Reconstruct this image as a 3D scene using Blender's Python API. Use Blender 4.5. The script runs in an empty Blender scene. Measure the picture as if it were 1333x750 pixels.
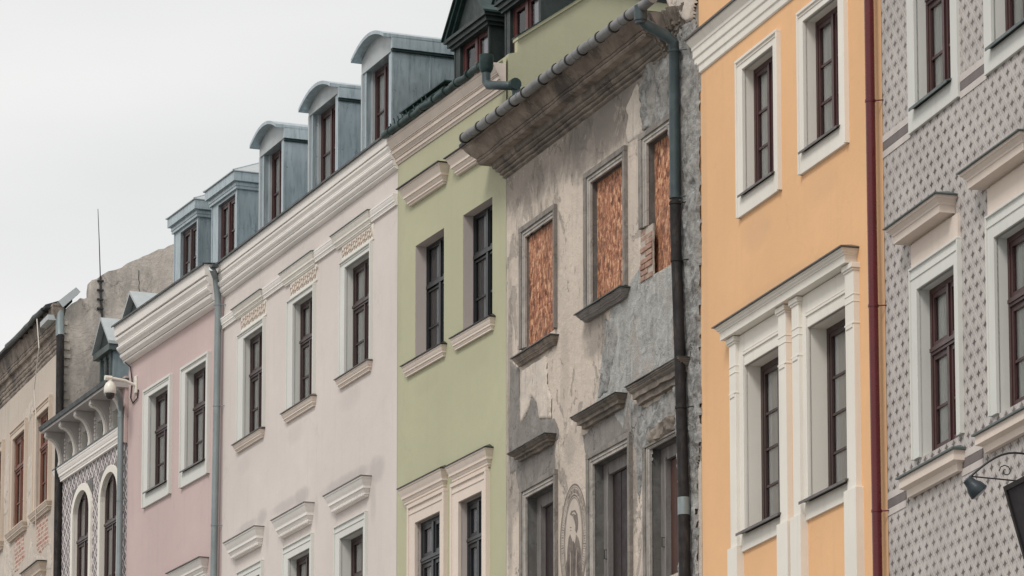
import bpy, math, random
from mathutils import Vector, Matrix, noise
random.seed(7)
R = math.radians
scene = bpy.context.scene
COL = scene.collection

# ------------------------------------------------------------------ camera
F, CX, CY, HOR = 5500.0, 650.0, 918.0, 1750.0      # lens in photo pixels, principal point, horizon row
PITCH = math.atan((HOR - CY) / F)
EYE = 1.6
cam_d = bpy.data.cameras.new('camera')
cam_d.sensor_width = 36.0
cam_d.lens = F / 1333 * 36.0
cam_d.shift_x = (666.5 - CX) / 1333
cam_d.shift_y = (CY - 375) / 1333
cam_d.clip_start, cam_d.clip_end = 0.5, 5000
cam = bpy.data.objects.new('camera', cam_d)
cam.location = (0, 0, EYE)
cam.rotation_euler = (R(90) + PITCH, 0, 0)
COL.objects.link(cam)
scene.camera = cam

# ------------------------------------------------------------------ sky and light: bright even overcast
SUN_EL, SUN_AZ = R(50), R(-145)                      # azimuth from +Y, clockwise; behind and left of the camera
world = bpy.data.worlds.new('World')
scene.world = world
world.use_nodes = True
wn, wl = world.node_tree.nodes, world.node_tree.links
wn.clear()
wo = wn.new('ShaderNodeOutputWorld'); bg = wn.new('ShaderNodeBackground')
sky = wn.new('ShaderNodeTexSky'); sky.sky_type = 'NISHITA'; sky.sun_disc = False
sky.sun_elevation = SUN_EL; sky.sun_rotation = SUN_AZ; sky.dust_density = 6; sky.air_density = 1.0
bg.inputs['Strength'].default_value = 0.1
tc = wn.new('ShaderNodeTexCoord'); mp = wn.new('ShaderNodeMapping'); mp.inputs['Scale'].default_value = (1, 1, 3.2)
nz = wn.new('ShaderNodeTexNoise'); nz.inputs['Scale'].default_value = 4.0; nz.inputs['Detail'].default_value = 4; nz.inputs['Roughness'].default_value = .45
cr = wn.new('ShaderNodeValToRGB')
cr.color_ramp.elements[0].position = .3; cr.color_ramp.elements[0].color = (6.2, 6.27, 6.27, 1)
cr.color_ramp.elements[1].position = .72; cr.color_ramp.elements[1].color = (8.0, 7.95, 7.82, 1)
mx = wn.new('ShaderNodeMix'); mx.data_type = 'RGBA'; mx.inputs[0].default_value = .96
wl.new(tc.outputs['Generated'], mp.inputs['Vector']); wl.new(mp.outputs[0], nz.inputs['Vector'])
wl.new(nz.outputs[0], cr.inputs[0]); wl.new(sky.outputs[0], mx.inputs[6]); wl.new(cr.outputs[0], mx.inputs[7])
wl.new(mx.outputs[2], bg.inputs[0]); wl.new(bg.outputs[0], wo.inputs[0])
sd = bpy.data.lights.new('sun', 'SUN'); sd.energy = 1.5; sd.angle = R(17); sd.color = (1, .965, .92)
sun = bpy.data.objects.new('sun', sd); COL.objects.link(sun)
sv = Vector((math.sin(SUN_AZ) * math.cos(SUN_EL), math.cos(SUN_AZ) * math.cos(SUN_EL), math.sin(SUN_EL)))
sun.rotation_euler = sv.to_track_quat('Z', 'Y').to_euler(); sun.location = sv * 60
scene.view_settings.view_transform = 'Standard'
scene.view_settings.look = 'None'
scene.view_settings.exposure = 0.30
scene.view_settings.gamma = 1.0
scene.render.engine = 'CYCLES'
scene.render.film_transparent = False
scene.cycles.transparent_max_bounces = 16

# ------------------------------------------------------------------ photo pixel <-> place
def ray(px, py):
    u = (CY - py) / F
    return ((px - CX) / F, math.cos(PITCH) - math.sin(PITCH) * u, math.sin(PITCH) + math.cos(PITCH) * u)

class Front:
    """one house front: origin at its far (left) foot, s runs toward the near end, d outward, z up"""
    def __init__(self, p0, p1):
        self.o = Vector((p0[0], p0[1])); v = Vector((p1[0], p1[1])) - self.o
        self.len = v.length; self.t = v.normalized(); self.n = Vector((self.t.y, -self.t.x))  # outward
        if self.n.dot(-self.o) < 0: self.n = -self.n
        self.rz = math.atan2(self.t.y, self.t.x)
    def at(self, px, py, d=0.0):
        r = ray(px, py); h = Vector((r[0], r[1]))
        k = (self.o + self.n * d).dot(self.n) / h.dot(self.n)
        p = h * k
        return (p - self.o).dot(self.t), EYE + r[2] * k
    def gable(self, px, py, s):                       # point on the plane across the house at s: returns (d, z)
        r = ray(px, py); h = Vector((r[0], r[1]))
        k = (self.o + self.t * s).dot(self.t) / h.dot(self.t)
        return (h * k - self.o).dot(self.n), EYE + r[2] * k
    def proj(self, s, d, z):
        p = self.o + self.t * s + self.n * d
        zz = z - EYE
        c, sn = math.cos(PITCH), math.sin(PITCH)
        fw = p.y * c + zz * sn; up = -p.y * sn + zz * c
        return CX + F * p.x / fw, CY - F * up / fw
    def recess(self, s, z, px):
        a, b = 0.0, 1.0
        for _ in range(30):
            m = (a + b) / 2
            if self.proj(s, -m, z)[0] < px: a = m
            else: b = m
        return a
    def world(self, s, d, z):
        p = self.o + self.t * s + self.n * d
        return Vector((p.x, p.y, z))

def hpt(px, py, Y):
    r = ray(px, py); return (r[0] * Y / r[1], Y)
def step(p, phi, px, py):                             # from p along direction phi to the vertical plane through pixel px
    r = ray(px, py); d = (math.sin(R(phi)), -math.cos(R(phi)))
    # p + k d parallel to (r0, r1)
    k = (p[1] * r[0] - p[0] * r[1]) / (d[0] * r[1] - d[1] * r[0])
    return (p[0] + d[0] * k, p[1] + d[1] * k)
J = {}
J['derelict_orange'] = hpt(912, 400, 51.0)
J['orange_sgraffito'] = step(J['derelict_orange'], 17.8, 1151, 300)
J['near_end'] = step(J['orange_sgraffito'], 15.1, 1470, 300)
J['green_derelict'] = step(J['derelict_orange'], 19.8, 659, 350)
J['cream_green'] = step(J['green_derelict'], 22.7, 517.5, 400)
J['pink_cream'] = step(J['cream_green'], 21.6, 290.5, 500)
J['small_pink'] = step(J['pink_cream'], 23.4, 167, 520)
J['far_small'] = step(J['small_pink'], 22.0, 79, 600)
J['far_end'] = step(J['far_small'], 18.7, -70, 600)
SGR = Front(J['orange_sgraffito'], J['near_end'])
ORA = Front(J['derelict_orange'], J['orange_sgraffito'])
DER = Front(J['green_derelict'], J['derelict_orange'])
GRE = Front(J['cream_green'], J['green_derelict'])
CRE = Front(J['pink_cream'], J['cream_green'])
PIN = Front(J['small_pink'], J['pink_cream'])
SMA = Front(J['far_small'], J['small_pink'])
FAR = Front(J['far_end'], J['far_small'])

# ------------------------------------------------------------------ materials
class NT:
    def __init__(self, name):
        self.m = bpy.data.materials.new(name); self.m.use_nodes = True
        self.n = self.m.node_tree.nodes; self.l = self.m.node_tree.links
        self.b = self.n['Principled BSDF']
        self.co = self.n.new('ShaderNodeTexCoord').outputs['Object']
    def mp(self, scale=(1, 1, 1), loc=(0, 0, 0), rot=(0, 0, 0)):
        x = self.n.new('ShaderNodeMapping'); x.inputs['Scale'].default_value = scale
        x.inputs['Location'].default_value = loc; x.inputs['Rotation'].default_value = rot
        self.l.new(self.co, x.inputs[0]); return x.outputs[0]
    def noise(self, scale, detail=5, rough=.55, stretch=(1, 1, 1), loc=(0, 0, 0), dist=0):
        x = self.n.new('ShaderNodeTexNoise'); x.inputs['Scale'].default_value = scale
        x.inputs['Detail'].default_value = detail; x.inputs['Roughness'].default_value = rough
        x.inputs['Distortion'].default_value = dist
        self.l.new(self.mp(stretch, loc), x.inputs['Vector']); return x.outputs[0]
    def voro(self, scale, stretch=(1, 1, 1), feature='F1', out=0, rot=(0, 0, 0), rnd=1):
        x = self.n.new('ShaderNodeTexVoronoi'); x.inputs['Scale'].default_value = scale; x.feature = feature
        x.inputs['Randomness'].default_value = rnd
        self.l.new(self.mp(stretch, (0, 0, 0), rot), x.inputs['Vector']); return x.outputs[out]
    def ramp(self, v, a, b, ca=0.0, cb=1.0):
        x = self.n.new('ShaderNodeMapRange'); x.inputs[1].default_value = a; x.inputs[2].default_value = b
        x.inputs[3].default_value = ca; x.inputs[4].default_value = cb; self.l.new(v, x.inputs[0]); return x.outputs[0]
    def mix(self, f, a, b, mode='MIX'):
        x = self.n.new('ShaderNodeMix'); x.data_type = 'RGBA'; x.blend_type = mode
        for i, v in ((0, f), (6, a), (7, b)):
            if isinstance(v, (int, float)): x.inputs[i].default_value = v
            elif isinstance(v, tuple): x.inputs[i].default_value = (*v, 1)
            else: self.l.new(v, x.inputs[i])
        return x.outputs[2]
    def math(self, op, a, b=0.0, c=None):
        x = self.n.new('ShaderNodeMath'); x.operation = op
        for i, v in enumerate((a, b) if c is None else (a, b, c)):
            if isinstance(v, (int, float)): x.inputs[i].default_value = v
            else: self.l.new(v, x.inputs[i])
        return x.outputs[0]
    def xyz(self, v=None):
        x = self.n.new('ShaderNodeSeparateXYZ'); self.l.new(v or self.co, x.inputs[0]); return x.outputs
    def col(self, c):
        if isinstance(c, tuple): self.b.inputs['Base Color'].default_value = (*c, 1)
        else: self.l.new(c, self.b.inputs['Base Color'])
    def rough(self, r):
        if isinstance(r, (int, float)): self.b.inputs['Roughness'].default_value = r
        else: self.l.new(r, self.b.inputs['Roughness'])
    def bump(self, h, strength=.3, dist=.02):
        x = self.n.new('ShaderNodeBump'); x.inputs['Strength'].default_value = strength
        x.inputs['Distance'].default_value = dist; self.l.new(h, x.inputs['Height'])
        self.l.new(x.outputs[0], self.b.inputs['Normal'])

def sc(c, k): return tuple(min(1, x * k) for x in c)

def plaster(name, c, dirt=.12, grime=(.30, .27, .25), seed=0, bump=.25, fine=70, spots=(), crack=0):
    t = NT(name); L = (seed * 13.7, seed * 5.1, seed * 3.3)
    a = t.ramp(t.noise(.5, 4, .5, loc=L), .35, .68)
    k = t.mix(a, sc(c, .93), sc(c, 1.05))
    b = t.ramp(t.noise(3.2, 6, .6, loc=L), .3, .7)
    k = t.mix(t.math('MULTIPLY', b, .5), k, sc(c, .94))
    s = t.ramp(t.noise(1.0, 6, .62, stretch=(7, 7, .55), loc=L), .54, .82)      # rain runs
    k = t.mix(t.math('MULTIPLY', s, dirt * 1.6), k, grime)
    p = t.ramp(t.noise(1.3, 7, .65, loc=(L[1], L[0], 2)), .60, .78)
    k = t.mix(t.math('MULTIPLY', p, dirt), k, grime)
    if spots:
        x, y, z = t.xyz(); wob = t.math('MULTIPLY', t.math('SUBTRACT', t.noise(3.5, 7, .7, loc=L), .5), 1.7); acc = None
        for (cx, cz, rx, rz, st) in spots:
            q = t.math('ADD', t.math('POWER', t.math('DIVIDE', t.math('SUBTRACT', x, cx), rx), 2), t.math('POWER', t.math('DIVIDE', t.math('SUBTRACT', z, cz), rz), 2))
            f = t.math('MULTIPLY', t.ramp(t.math('ADD', q, wob), .2, 1.25, 1, 0), st); acc = f if acc is None else t.math('MAXIMUM', acc, f)
        k = t.mix(acc, k, grime)
    if crack:
        k = t.mix(t.math('MULTIPLY', cracks(t, .55, seed), crack), k, sc(grime, .6))
    t.col(k); t.rough(.88)
    h = t.math('ADD', t.math('MULTIPLY', t.noise(fine, 3, .6), .35), t.noise(5, 4, .6, loc=L))
    t.bump(h, bump, .02)
    return t.m

def cracks(t, scale, seed=0, width=.012):
    v = t.n.new('ShaderNodeTexVoronoi'); v.feature = 'DISTANCE_TO_EDGE'; v.inputs['Scale'].default_value = scale
    a = t.n.new('ShaderNodeVectorMath'); a.operation = 'ADD'; nn = t.n.new('ShaderNodeTexNoise'); nn.inputs['Scale'].default_value = 2.2; nn.inputs['Detail'].default_value = 6; nn.inputs['Roughness'].default_value = .65
    t.l.new(t.mp((1, 1, .7), (seed, 0, seed * 2)), nn.inputs['Vector']); t.l.new(t.co, a.inputs[0]); t.l.new(nn.outputs[1], a.inputs[1]); t.l.new(a.outputs[0], v.inputs['Vector'])
    ln = t.ramp(v.outputs[0], width * .3, width, 1, 0)
    return t.math('MULTIPLY', ln, t.ramp(t.noise(1.1, 3, .5, loc=(seed, 7, 1)), .48, .60))

def painted(name, c, rough=.5, var=.1, bump=.05, metallic=0.0, stain=None, stretch=(1, 1, 1), amount=.5):
    t = NT(name)
    k = t.mix(t.ramp(t.noise(4, 5, .6, stretch=stretch), .3, .7), sc(c, 1 - var), sc(c, 1 + var))
    if stain: k = t.mix(t.math('MULTIPLY', t.ramp(t.noise(9, 7, .7, stretch=stretch), .5, .72), amount), k, stain)
    t.col(k); t.rough(t.ramp(t.noise(7, 4), .3, .7, rough * .8, min(1, rough * 1.2))); t.b.inputs['Metallic'].default_value = metallic
    t.bump(t.noise(24, 4, .6), bump, .01)
    return t.m

M = {}
def at_spots(fr, L): return [(*fr.at(x, y), rx, rz, st) for x, y, rx, rz, st in L]
M['cream'] = plaster('cream_plaster', (.66, .595, .555), .12, (.33, .31, .30), seed=1, crack=.12, spots=at_spots(CRE, [(341, 673, .28, .14, .4), (322, 684, .6, .07, .3), (392, 646, .45, .14, .45), (372, 657, .8, .10, .35), (490, 612, .40, .22, .4), (450, 626, 1.2, .12, .4), (486, 655, .14, .35, .25), (348, 700, .1, .3, .2), (412, 668, .1, .3, .25), (455, 520, .5, .18, .16), (385, 565, .45, .15, .16), (318, 605, .4, .15, .14)]))
M['pink'] = plaster('pink_plaster', (.56, .43, .41), .12, seed=2, crack=.1)
M['green'] = plaster('green_plaster', (.45, .442, .298), .12, (.33, .31, .25), seed=3, crack=.1, spots=at_spots(GRE, [(555, 500, .5, .15, .15), (620, 470, .5, .18, .15), (560, 625, .9, .1, .3), (619, 592, .6, .1, .3), (520, 300, .12, 3, .15)]))
M['green_reveal'] = plaster('lilac_grey_reveal', (.52, .46, .43), .08, seed=3)
M['orange'] = plaster('orange_plaster', (.80, .475, .245), .16, (.58, .37, .22), seed=4, bump=.26, crack=.10, spots=at_spots(ORA, [(985, 300, .5, .25, .35), (1070, 240, .5, .25, .3), (918, 300, .10, 2.5, .4), (1147, 300, .06, 4, .3), (1010, 372, 1.6, .1, .3)]))
M['white'] = plaster('white_trim_plaster', (.77, .73, .66), .12, seed=5, bump=.12)
M['coolwhite'] = plaster('cool_white_trim', (.66, .66, .62), .10, seed=6, bump=.12)
M['beige'] = plaster('beige_stone_trim', (.72, .62, .54), .12, (.34, .27, .23), seed=7, bump=.3)
M['ornament'] = plaster('grimy_ornament', (.48, .39, .33), .5, (.25, .2, .17), seed=8)
M['oldwhite'] = plaster('aged_white_cornice', (.82, .78, .735), .10, (.42, .39, .37), seed=9, bump=.3)

def derelict_wall():
    t = NT('weathered_derelict_plaster')
    base, dark = (.61, .525, .445), (.19, .165, .145)
    k = t.mix(t.ramp(t.noise(.7, 5, .55), .35, .65), sc(base, .88), sc(base, 1.06))
    x, y, z = t.xyz()
    # soot running down from under the cornice, ragged lower edge; a shape of its own on the wall
    run = t.noise(1.5, 9, .68, stretch=(1.7, 1.7, .85), dist=.9)
    lvl = t.ramp(z, DZ['soot_low'], DZ['soot_high'], 0, 1)
    soot = t.ramp(t.math('ADD', t.math('MULTIPLY', lvl, .62), t.math('MULTIPLY', run, .9)), .76, .92)
    k = t.mix(t.math('MULTIPLY', soot, .62), k, dark)
    sp = t.ramp(t.noise(1.7, 9, .68, stretch=(1.3, 1.3, .8), loc=(5, 1, 8), dist=.7), .575, .60)
    k = t.mix(t.math('MULTIPLY', sp, .60), k, (.27, .235, .205))
    sp2 = t.ramp(t.noise(2.6, 9, .7, loc=(15, 1, 3), dist=.5), .60, .63)
    k = t.mix(t.math('MULTIPLY', sp2, .7), k, (.70, .62, .53))
    run2 = t.ramp(t.noise(1, 7, .65, stretch=(9, 9, .5), loc=(3, 3, 3)), .52, .8)
    k = t.mix(t.math('MULTIPLY', run2, .35), k, (.2, .18, .165))
    wob = t.math('MULTIPLY', t.math('SUBTRACT', t.noise(3.5, 8, .72, loc=(4, 4, 4)), .5), 1.9); acc = None
    for (px, py, rx, rz, st) in ((664, 560, .16, 2.6, .55), (668, 640, .4, .5, .5), (690, 615, .7, .28, .6), (790, 575, .9, .28, .6), (742, 585, .25, .25, .25), (775, 435, .5, .4, .6), (695, 490, .5, .35, .5), (760, 190, 1.1, .5, .6), (800, 150, .9, .6, .6), (822, 610, .25, 1.2, .45), (755, 720, .5, .8, .15), (725, 300, .12, .9, .25), (700, 240, .9, .25, .4), (828, 420, .3, .5, .3), (735, 480, .2, .8, .2)):
        cx, cz = DER.at(px, py)
        q = t.math('ADD', t.math('POWER', t.math('DIVIDE', t.math('SUBTRACT', x, cx), rx), 2), t.math('POWER', t.math('DIVIDE', t.math('SUBTRACT', z, cz), rz), 2))
        f = t.math('MULTIPLY', t.ramp(t.math('ADD', q, wob), .35, 1.0, 1, 0), st); acc = f if acc is None else t.math('MAXIMUM', acc, f)
    k = t.mix(acc, k, (.17, .15, .135))
    k = t.mix(t.math('MULTIPLY', cracks(t, .8, 5, .014), .7), k, (.10, .09, .08))
    k = t.mix(t.math('MULTIPLY', t.ramp(t.noise(6, 8, .75, loc=(9, 2, 4)), .60, .66), .35), k, (.22, .2, .18))
    t.col(k); t.rough(.93)
    h = t.math('ADD', t.math('MULTIPLY', t.noise(45, 4, .7), .3), t.math('ADD', t.math('MULTIPLY', sp, -.25), t.math('MULTIPLY', t.noise(7, 6, .65), .8)))
    t.bump(h, .85, .04)
    return t.m
def rough_render(name, a, b, c, seed=0, bs=.9, scale=5, crack=.6):
    t = NT(name); L = (seed * 3.1, seed, seed * 7)
    n1 = t.noise(scale, 9, .72, loc=L, dist=.6)
    k = t.mix(t.ramp(n1, .36, .62), a, b)
    k = t.mix(t.ramp(t.noise(scale * .45, 7, .7, loc=(L[2], 0, L[0]), stretch=(1, 1, .5)), .5, .62), k, c)
    pits = t.ramp(t.noise(scale * 5, 5, .7, loc=L), .62, .72)
    k = t.mix(t.math('MULTIPLY', pits, .6), k, sc(a, .35))
    k = t.mix(t.math('MULTIPLY', cracks(t, 1.3, seed, .02), crack), k, sc(a, .25))
    k = t.mix(t.math('MULTIPLY', t.ramp(t.noise(1, 7, .68, stretch=(8, 8, .7), loc=L), .54, .70), .45), k, sc(a, .45))
    t.col(k); t.rough(.95)
    t.bump(t.math('ADD', n1, t.math('MULTIPLY', t.noise(scale * 7, 5, .7), .4)), bs, .05)
    return t.m
M['grey_render'] = rough_render('exposed_grey_render', (.13, .125, .115), (.46, .455, .44), (.34, .32, .295), 1, 1.0, 5, .9)
M['blue_render'] = rough_render('smooth_blue_grey_render', (.28, .275, .26), (.50, .50, .475), (.40, .365, .33), 2, .9, 5)
M['pale_plaster'] = rough_render('pale_exposed_plaster', (.50, .44, .38), (.66, .58, .50), (.55, .49, .43), 3, .4, 4)
M['dark_render'] = rough_render('dark_grey_render', (.17, .155, .14), (.28, .255, .235), (.22, .2, .185), 4, .5, 3)
M['old_stone'] = rough_render('blackened_cornice_stone', (.11, .095, .08), (.29, .245, .205), (.17, .145, .125), 5, .3, 2)
M['soffit_stone'] = rough_render('brown_cornice_stone', (.19, .155, .13), (.36, .30, .25), (.11, .095, .085), 6, .35, 2.2)
M['far_wall'] = plaster('patchy_old_plaster', (.55, .475, .405), .7, (.34, .315, .29), seed=11, bump=.4)
M['gable_wall'] = rough_render('cracked_gable_render', (.43, .385, .34), (.57, .515, .46), (.33, .30, .275), 7, .7, 2.2)
M['far_trim'] = plaster('sandy_surround', (.60, .50, .41), .4, seed=12)
M['grey_trim'] = rough_render('dull_grey_surround', (.15, .135, .12), (.29, .265, .24), (.21, .19, .17), 13, .4, 3, .4)
M['pale_grey_trim'] = rough_render('pale_grey_surround', (.30, .275, .25), (.46, .43, .39), (.37, .34, .31), 14, .4, 3, .4)
M['dirty_wood'] = painted('flaking_painted_wood', (.20, .185, .175), .7, .25, .4, stain=(.10, .08, .07), stretch=(3, 3, .4))
M['oxblood_wood'] = painted('dark_red_wood', (.020, .010, .010), .55, .3, .2, stain=(.012, .009, .008), stretch=(4, 4, .4))
M['red_wood'] = painted('reddish_brown_door_wood', (.07, .03, .022), .6, .3, .2, stain=(.03, .018, .015), stretch=(6, 6, .3))
M['zinc'] = painted('zinc_sheet', (.40, .465, .495), .34, .14, .08, .55, stain=(.17, .225, .245), stretch=(2.2, 2.2, .30), amount=.8)
M['zinc_light'] = painted('pale_zinc_sheet', (.44, .47, .475), .5, .08, .05, .3, stain=(.36, .38, .38))
M['zinc_dark'] = painted('dark_zinc_edge', (.075, .085, .085), .5, .2, .1, .4)
M['verdigris'] = painted('blackened_green_copper', (.022, .045, .042), .5, .4, .25, .35, stain=(.045, .085, .075))
M['green_slate'] = painted('dark_green_dormer_cladding', (.020, .030, .028), .5, .3, .2, .1, stain=(.045, .06, .055))
M['pipe_zinc'] = painted('weathered_zinc_pipe', (.23, .27, .275), .45, .15, .1, .4, stain=(.34, .39, .38), stretch=(1, 1, .4))
M['pipe_blue'] = painted('blue_green_painted_pipe', (.036, .056, .062), .45, .2, .1, 0, stain=(.075, .10, .105))
M['pipe_black'] = painted('flaking_black_pipe', (.008, .006, .0065), .75, .4, .3, 0, stain=(.26, .19, .15), stretch=(1.5, 1.5, .35), amount=.16)
M['pipe_red'] = painted('oxblood_enamel_pipe', (.105, .010, .014), .28, .1, .02)
M['gutter_grey'] = painted('grey_lead_gutter', (.20, .20, .20), .55, .2, .2, .2, stain=(.10, .09, .085))
M['iron'] = painted('black_iron', (.018, .018, .019), .5, .3, .1)
M['brown_frame'] = painted('oxblood_window_frame', (.052, .019, .018), .38, .15, .03)
M['dark_frame'] = painted('dark_brown_window_frame', (.045, .025, .023), .4, .15, .03)
M['black_frame'] = painted('near_black_window_frame', (.016, .018, .021), .35, .15, .03)
M['red_frame'] = painted('dormer_red_window_frame', (.085, .026, .024), .4, .15, .03)
M['orange_frame'] = painted('rust_orange_window_frame', (.17, .062, .038), .55, .2, .1, stain=(.12, .05, .04))
M['flash'] = painted('brown_grey_metal_flashing', (.12, .11, .105), .45, .2, .1, .3)
M['flash_green'] = painted('green_grey_metal_flashing', (.10, .125, .12), .45, .2, .1, .3)
M['flash_black'] = painted('black_metal_flashing', (.015, .017, .018), .4, .3, .1, .3)
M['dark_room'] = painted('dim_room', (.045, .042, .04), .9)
M['cctv'] = painted('white_camera_shell', (.74, .70, .62), .35, .03)
M['cctv_glass'] = painted('smoked_dome', (.03, .025, .025), .15, .05)
M['lens'] = painted('frosted_lamp_glass', (.35, .35, .36), .2, .05)
M['sign_face'] = painted('dark_sign_panel', (.022, .019, .021), .9, .15, .02)
M['sign_frame'] = painted('dark_brown_sign_frame', (.014, .010, .009), .7, .2, .05)
M['lamp_shell'] = painted('petrol_blue_lamp_shell', (.018, .028, .036), .35, .2, .05)
M['roof_far'] = painted('black_roofing_felt', (.03, .03, .032), .7, .3, .2)
M['brickish'] = painted('crumbling_brick', (.33, .20, .15), .9, .3, .8, stain=(.46, .39, .33), amount=.9)
M['mortar'] = plaster('crumbling_mortar', (.46, .40, .34), .4, seed=21, bump=.8)
M['ink'] = painted('faded_brown_mural_paint', (.17, .14, .12), .9, .3, .1, stain=(.36, .31, .265), amount=.75)
M['ink_dark'] = painted('dark_mural_paint', (.10, .08, .07), .9, .3, .1, stain=(.25, .21, .18), amount=.6)
M['ink_pale'] = painted('pale_mural_paint', (.50, .43, .37), .9, .08, .1)

def osb():
    t = NT('oriented_strand_board')
    acc = None
    for sc_, st, rot, w in ((27, (1, 1, .50), .55, .42), (22, (1, 1, .45), -.45, .35), (34, (.55, 1, 1), .9, .23)):
        o = t.math('MULTIPLY', t.xyz(t.voro(sc_, st, 'F1', 1, (0, rot, 0)))[0], w); acc = o if acc is None else t.math('ADD', acc, o)
    n = t.ramp(acc, .18, .82)
    cr = t.n.new('ShaderNodeValToRGB'); e = cr.color_ramp.elements
    e[0].position = .05; e[0].color = (.09, .032, .018, 1); e[1].position = .95; e[1].color = (.68, .40, .24, 1)
    for p, c in ((.3, (.25, .095, .048, 1)), (.5, (.37, .145, .073, 1)), (.72, (.46, .205, .108, 1))):
        q = e.new(p); q.color = c
    t.l.new(n, cr.inputs[0])
    k = t.mix(t.math('MULTIPLY', t.ramp(t.noise(1.3, 5, .6), .4, .7), .45), cr.outputs[0], (.36, .19, .12))
    k = t.mix(t.math('MULTIPLY', t.ramp(t.noise(1, 5, .6, stretch=(9, 9, .5)), .52, .75), .4), k, (.17, .09, .06))
    t.col(k); t.rough(.8); t.bump(n, .5, .01)
    return t.m
def small_bricks():
    t = NT('weathered_brickwork')
    b = t.n.new('ShaderNodeTexBrick'); c = t.n.new('ShaderNodeCombineXYZ'); x, y, z = t.xyz(); t.l.new(x, c.inputs[0]); t.l.new(z, c.inputs[1]); t.l.new(c.outputs[0], b.inputs[0])
    b.inputs['Scale'].default_value = 1; b.inputs['Brick Width'].default_value = .26; b.inputs['Row Height'].default_value = .085; b.inputs['Mortar Size'].default_value = .014
    b.inputs['Color1'].default_value = (.42, .19, .13, 1); b.inputs['Color2'].default_value = (.30, .14, .10, 1); b.inputs['Mortar'].default_value = (.60, .50, .43, 1)
    k = t.mix(t.ramp(t.noise(7, 7, .75), .46, .6), b.outputs[0], (.58, .49, .42)); t.col(k); t.rough(.95); t.bump(t.math('MULTIPLY', b.outputs[1], -1), .6, .02); return t.m
M['small_bricks'] = small_bricks()
M['osb'] = osb()
M['shaded_grey'] = plaster('shaded_grey_stucco', (.46, .43, .41), .4, (.22, .2, .19), seed=41, bump=.3)  # stucco colour darkened for the shade under the eave, plus random grime
M['pale_edge'] = plaster('pale_stucco_edge', (.66, .62, .57), .2, seed=42)  # paler colour of the bracket scrolls and carved chains
M['dark_reveal'] = rough_render('dark_grey_reveal', (.10, .098, .092), (.17, .165, .155), (.13, .12, .11), 31, .3, 4)  # darker grey for the reveals of some derelict windows
M['inner_reveal'] = plaster('inner_window_reveal', (.62, .60, .56), .05, seed=33, bump=.05)

def glass(name, tint=(.92, .94, .94), refl=.36):
    t = NT(name); n, l = t.n, t.l
    tr = n.new('ShaderNodeBsdfTransparent'); tr.inputs[0].default_value = (*tint, 1)
    gl = n.new('ShaderNodeBsdfGlossy'); gl.inputs['Roughness'].default_value = .04
    fr = n.new('ShaderNodeFresnel'); fr.inputs[0].default_value = 1.5
    a = t.math('ADD', t.math('MULTIPLY', fr.outputs[0], 1.0), refl - .2)
    bp = n.new('ShaderNodeBump'); bp.inputs['Strength'].default_value = .08; bp.inputs['Distance'].default_value = .02
    l.new(t.noise(2.2, 2), bp.inputs['Height']); l.new(bp.outputs[0], gl.inputs['Normal'])
    mx = n.new('ShaderNodeMixShader'); l.new(a, mx.inputs[0]); l.new(tr.outputs[0], mx.inputs[1]); l.new(gl.outputs[0], mx.inputs[2])
    l.new(mx.outputs[0], n['Material Output'].inputs[0]); return t.m
M['glass'] = glass('window_glass')
M['glass_dark'] = glass('dark_window_glass', (.75, .77, .8), .22)
def curtain_mat(name, c):
    t = NT(name)
    k = t.mix(t.ramp(t.noise(3, 4, .5, stretch=(16, 1, .6)), .3, .7), sc(c, .82), c)
    t.col(k); t.rough(.9); return t.m
M['curtain'] = curtain_mat('net_curtain', (.80, .79, .74))
M['curtain_warm'] = curtain_mat('beige_net_curtain', (.72, .67, .61))
M['curtain_white'] = curtain_mat('white_curtain', (.92, .92, .92))
M['curtain_dark'] = curtain_mat('grey_blind', (.20, .195, .19))

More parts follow.
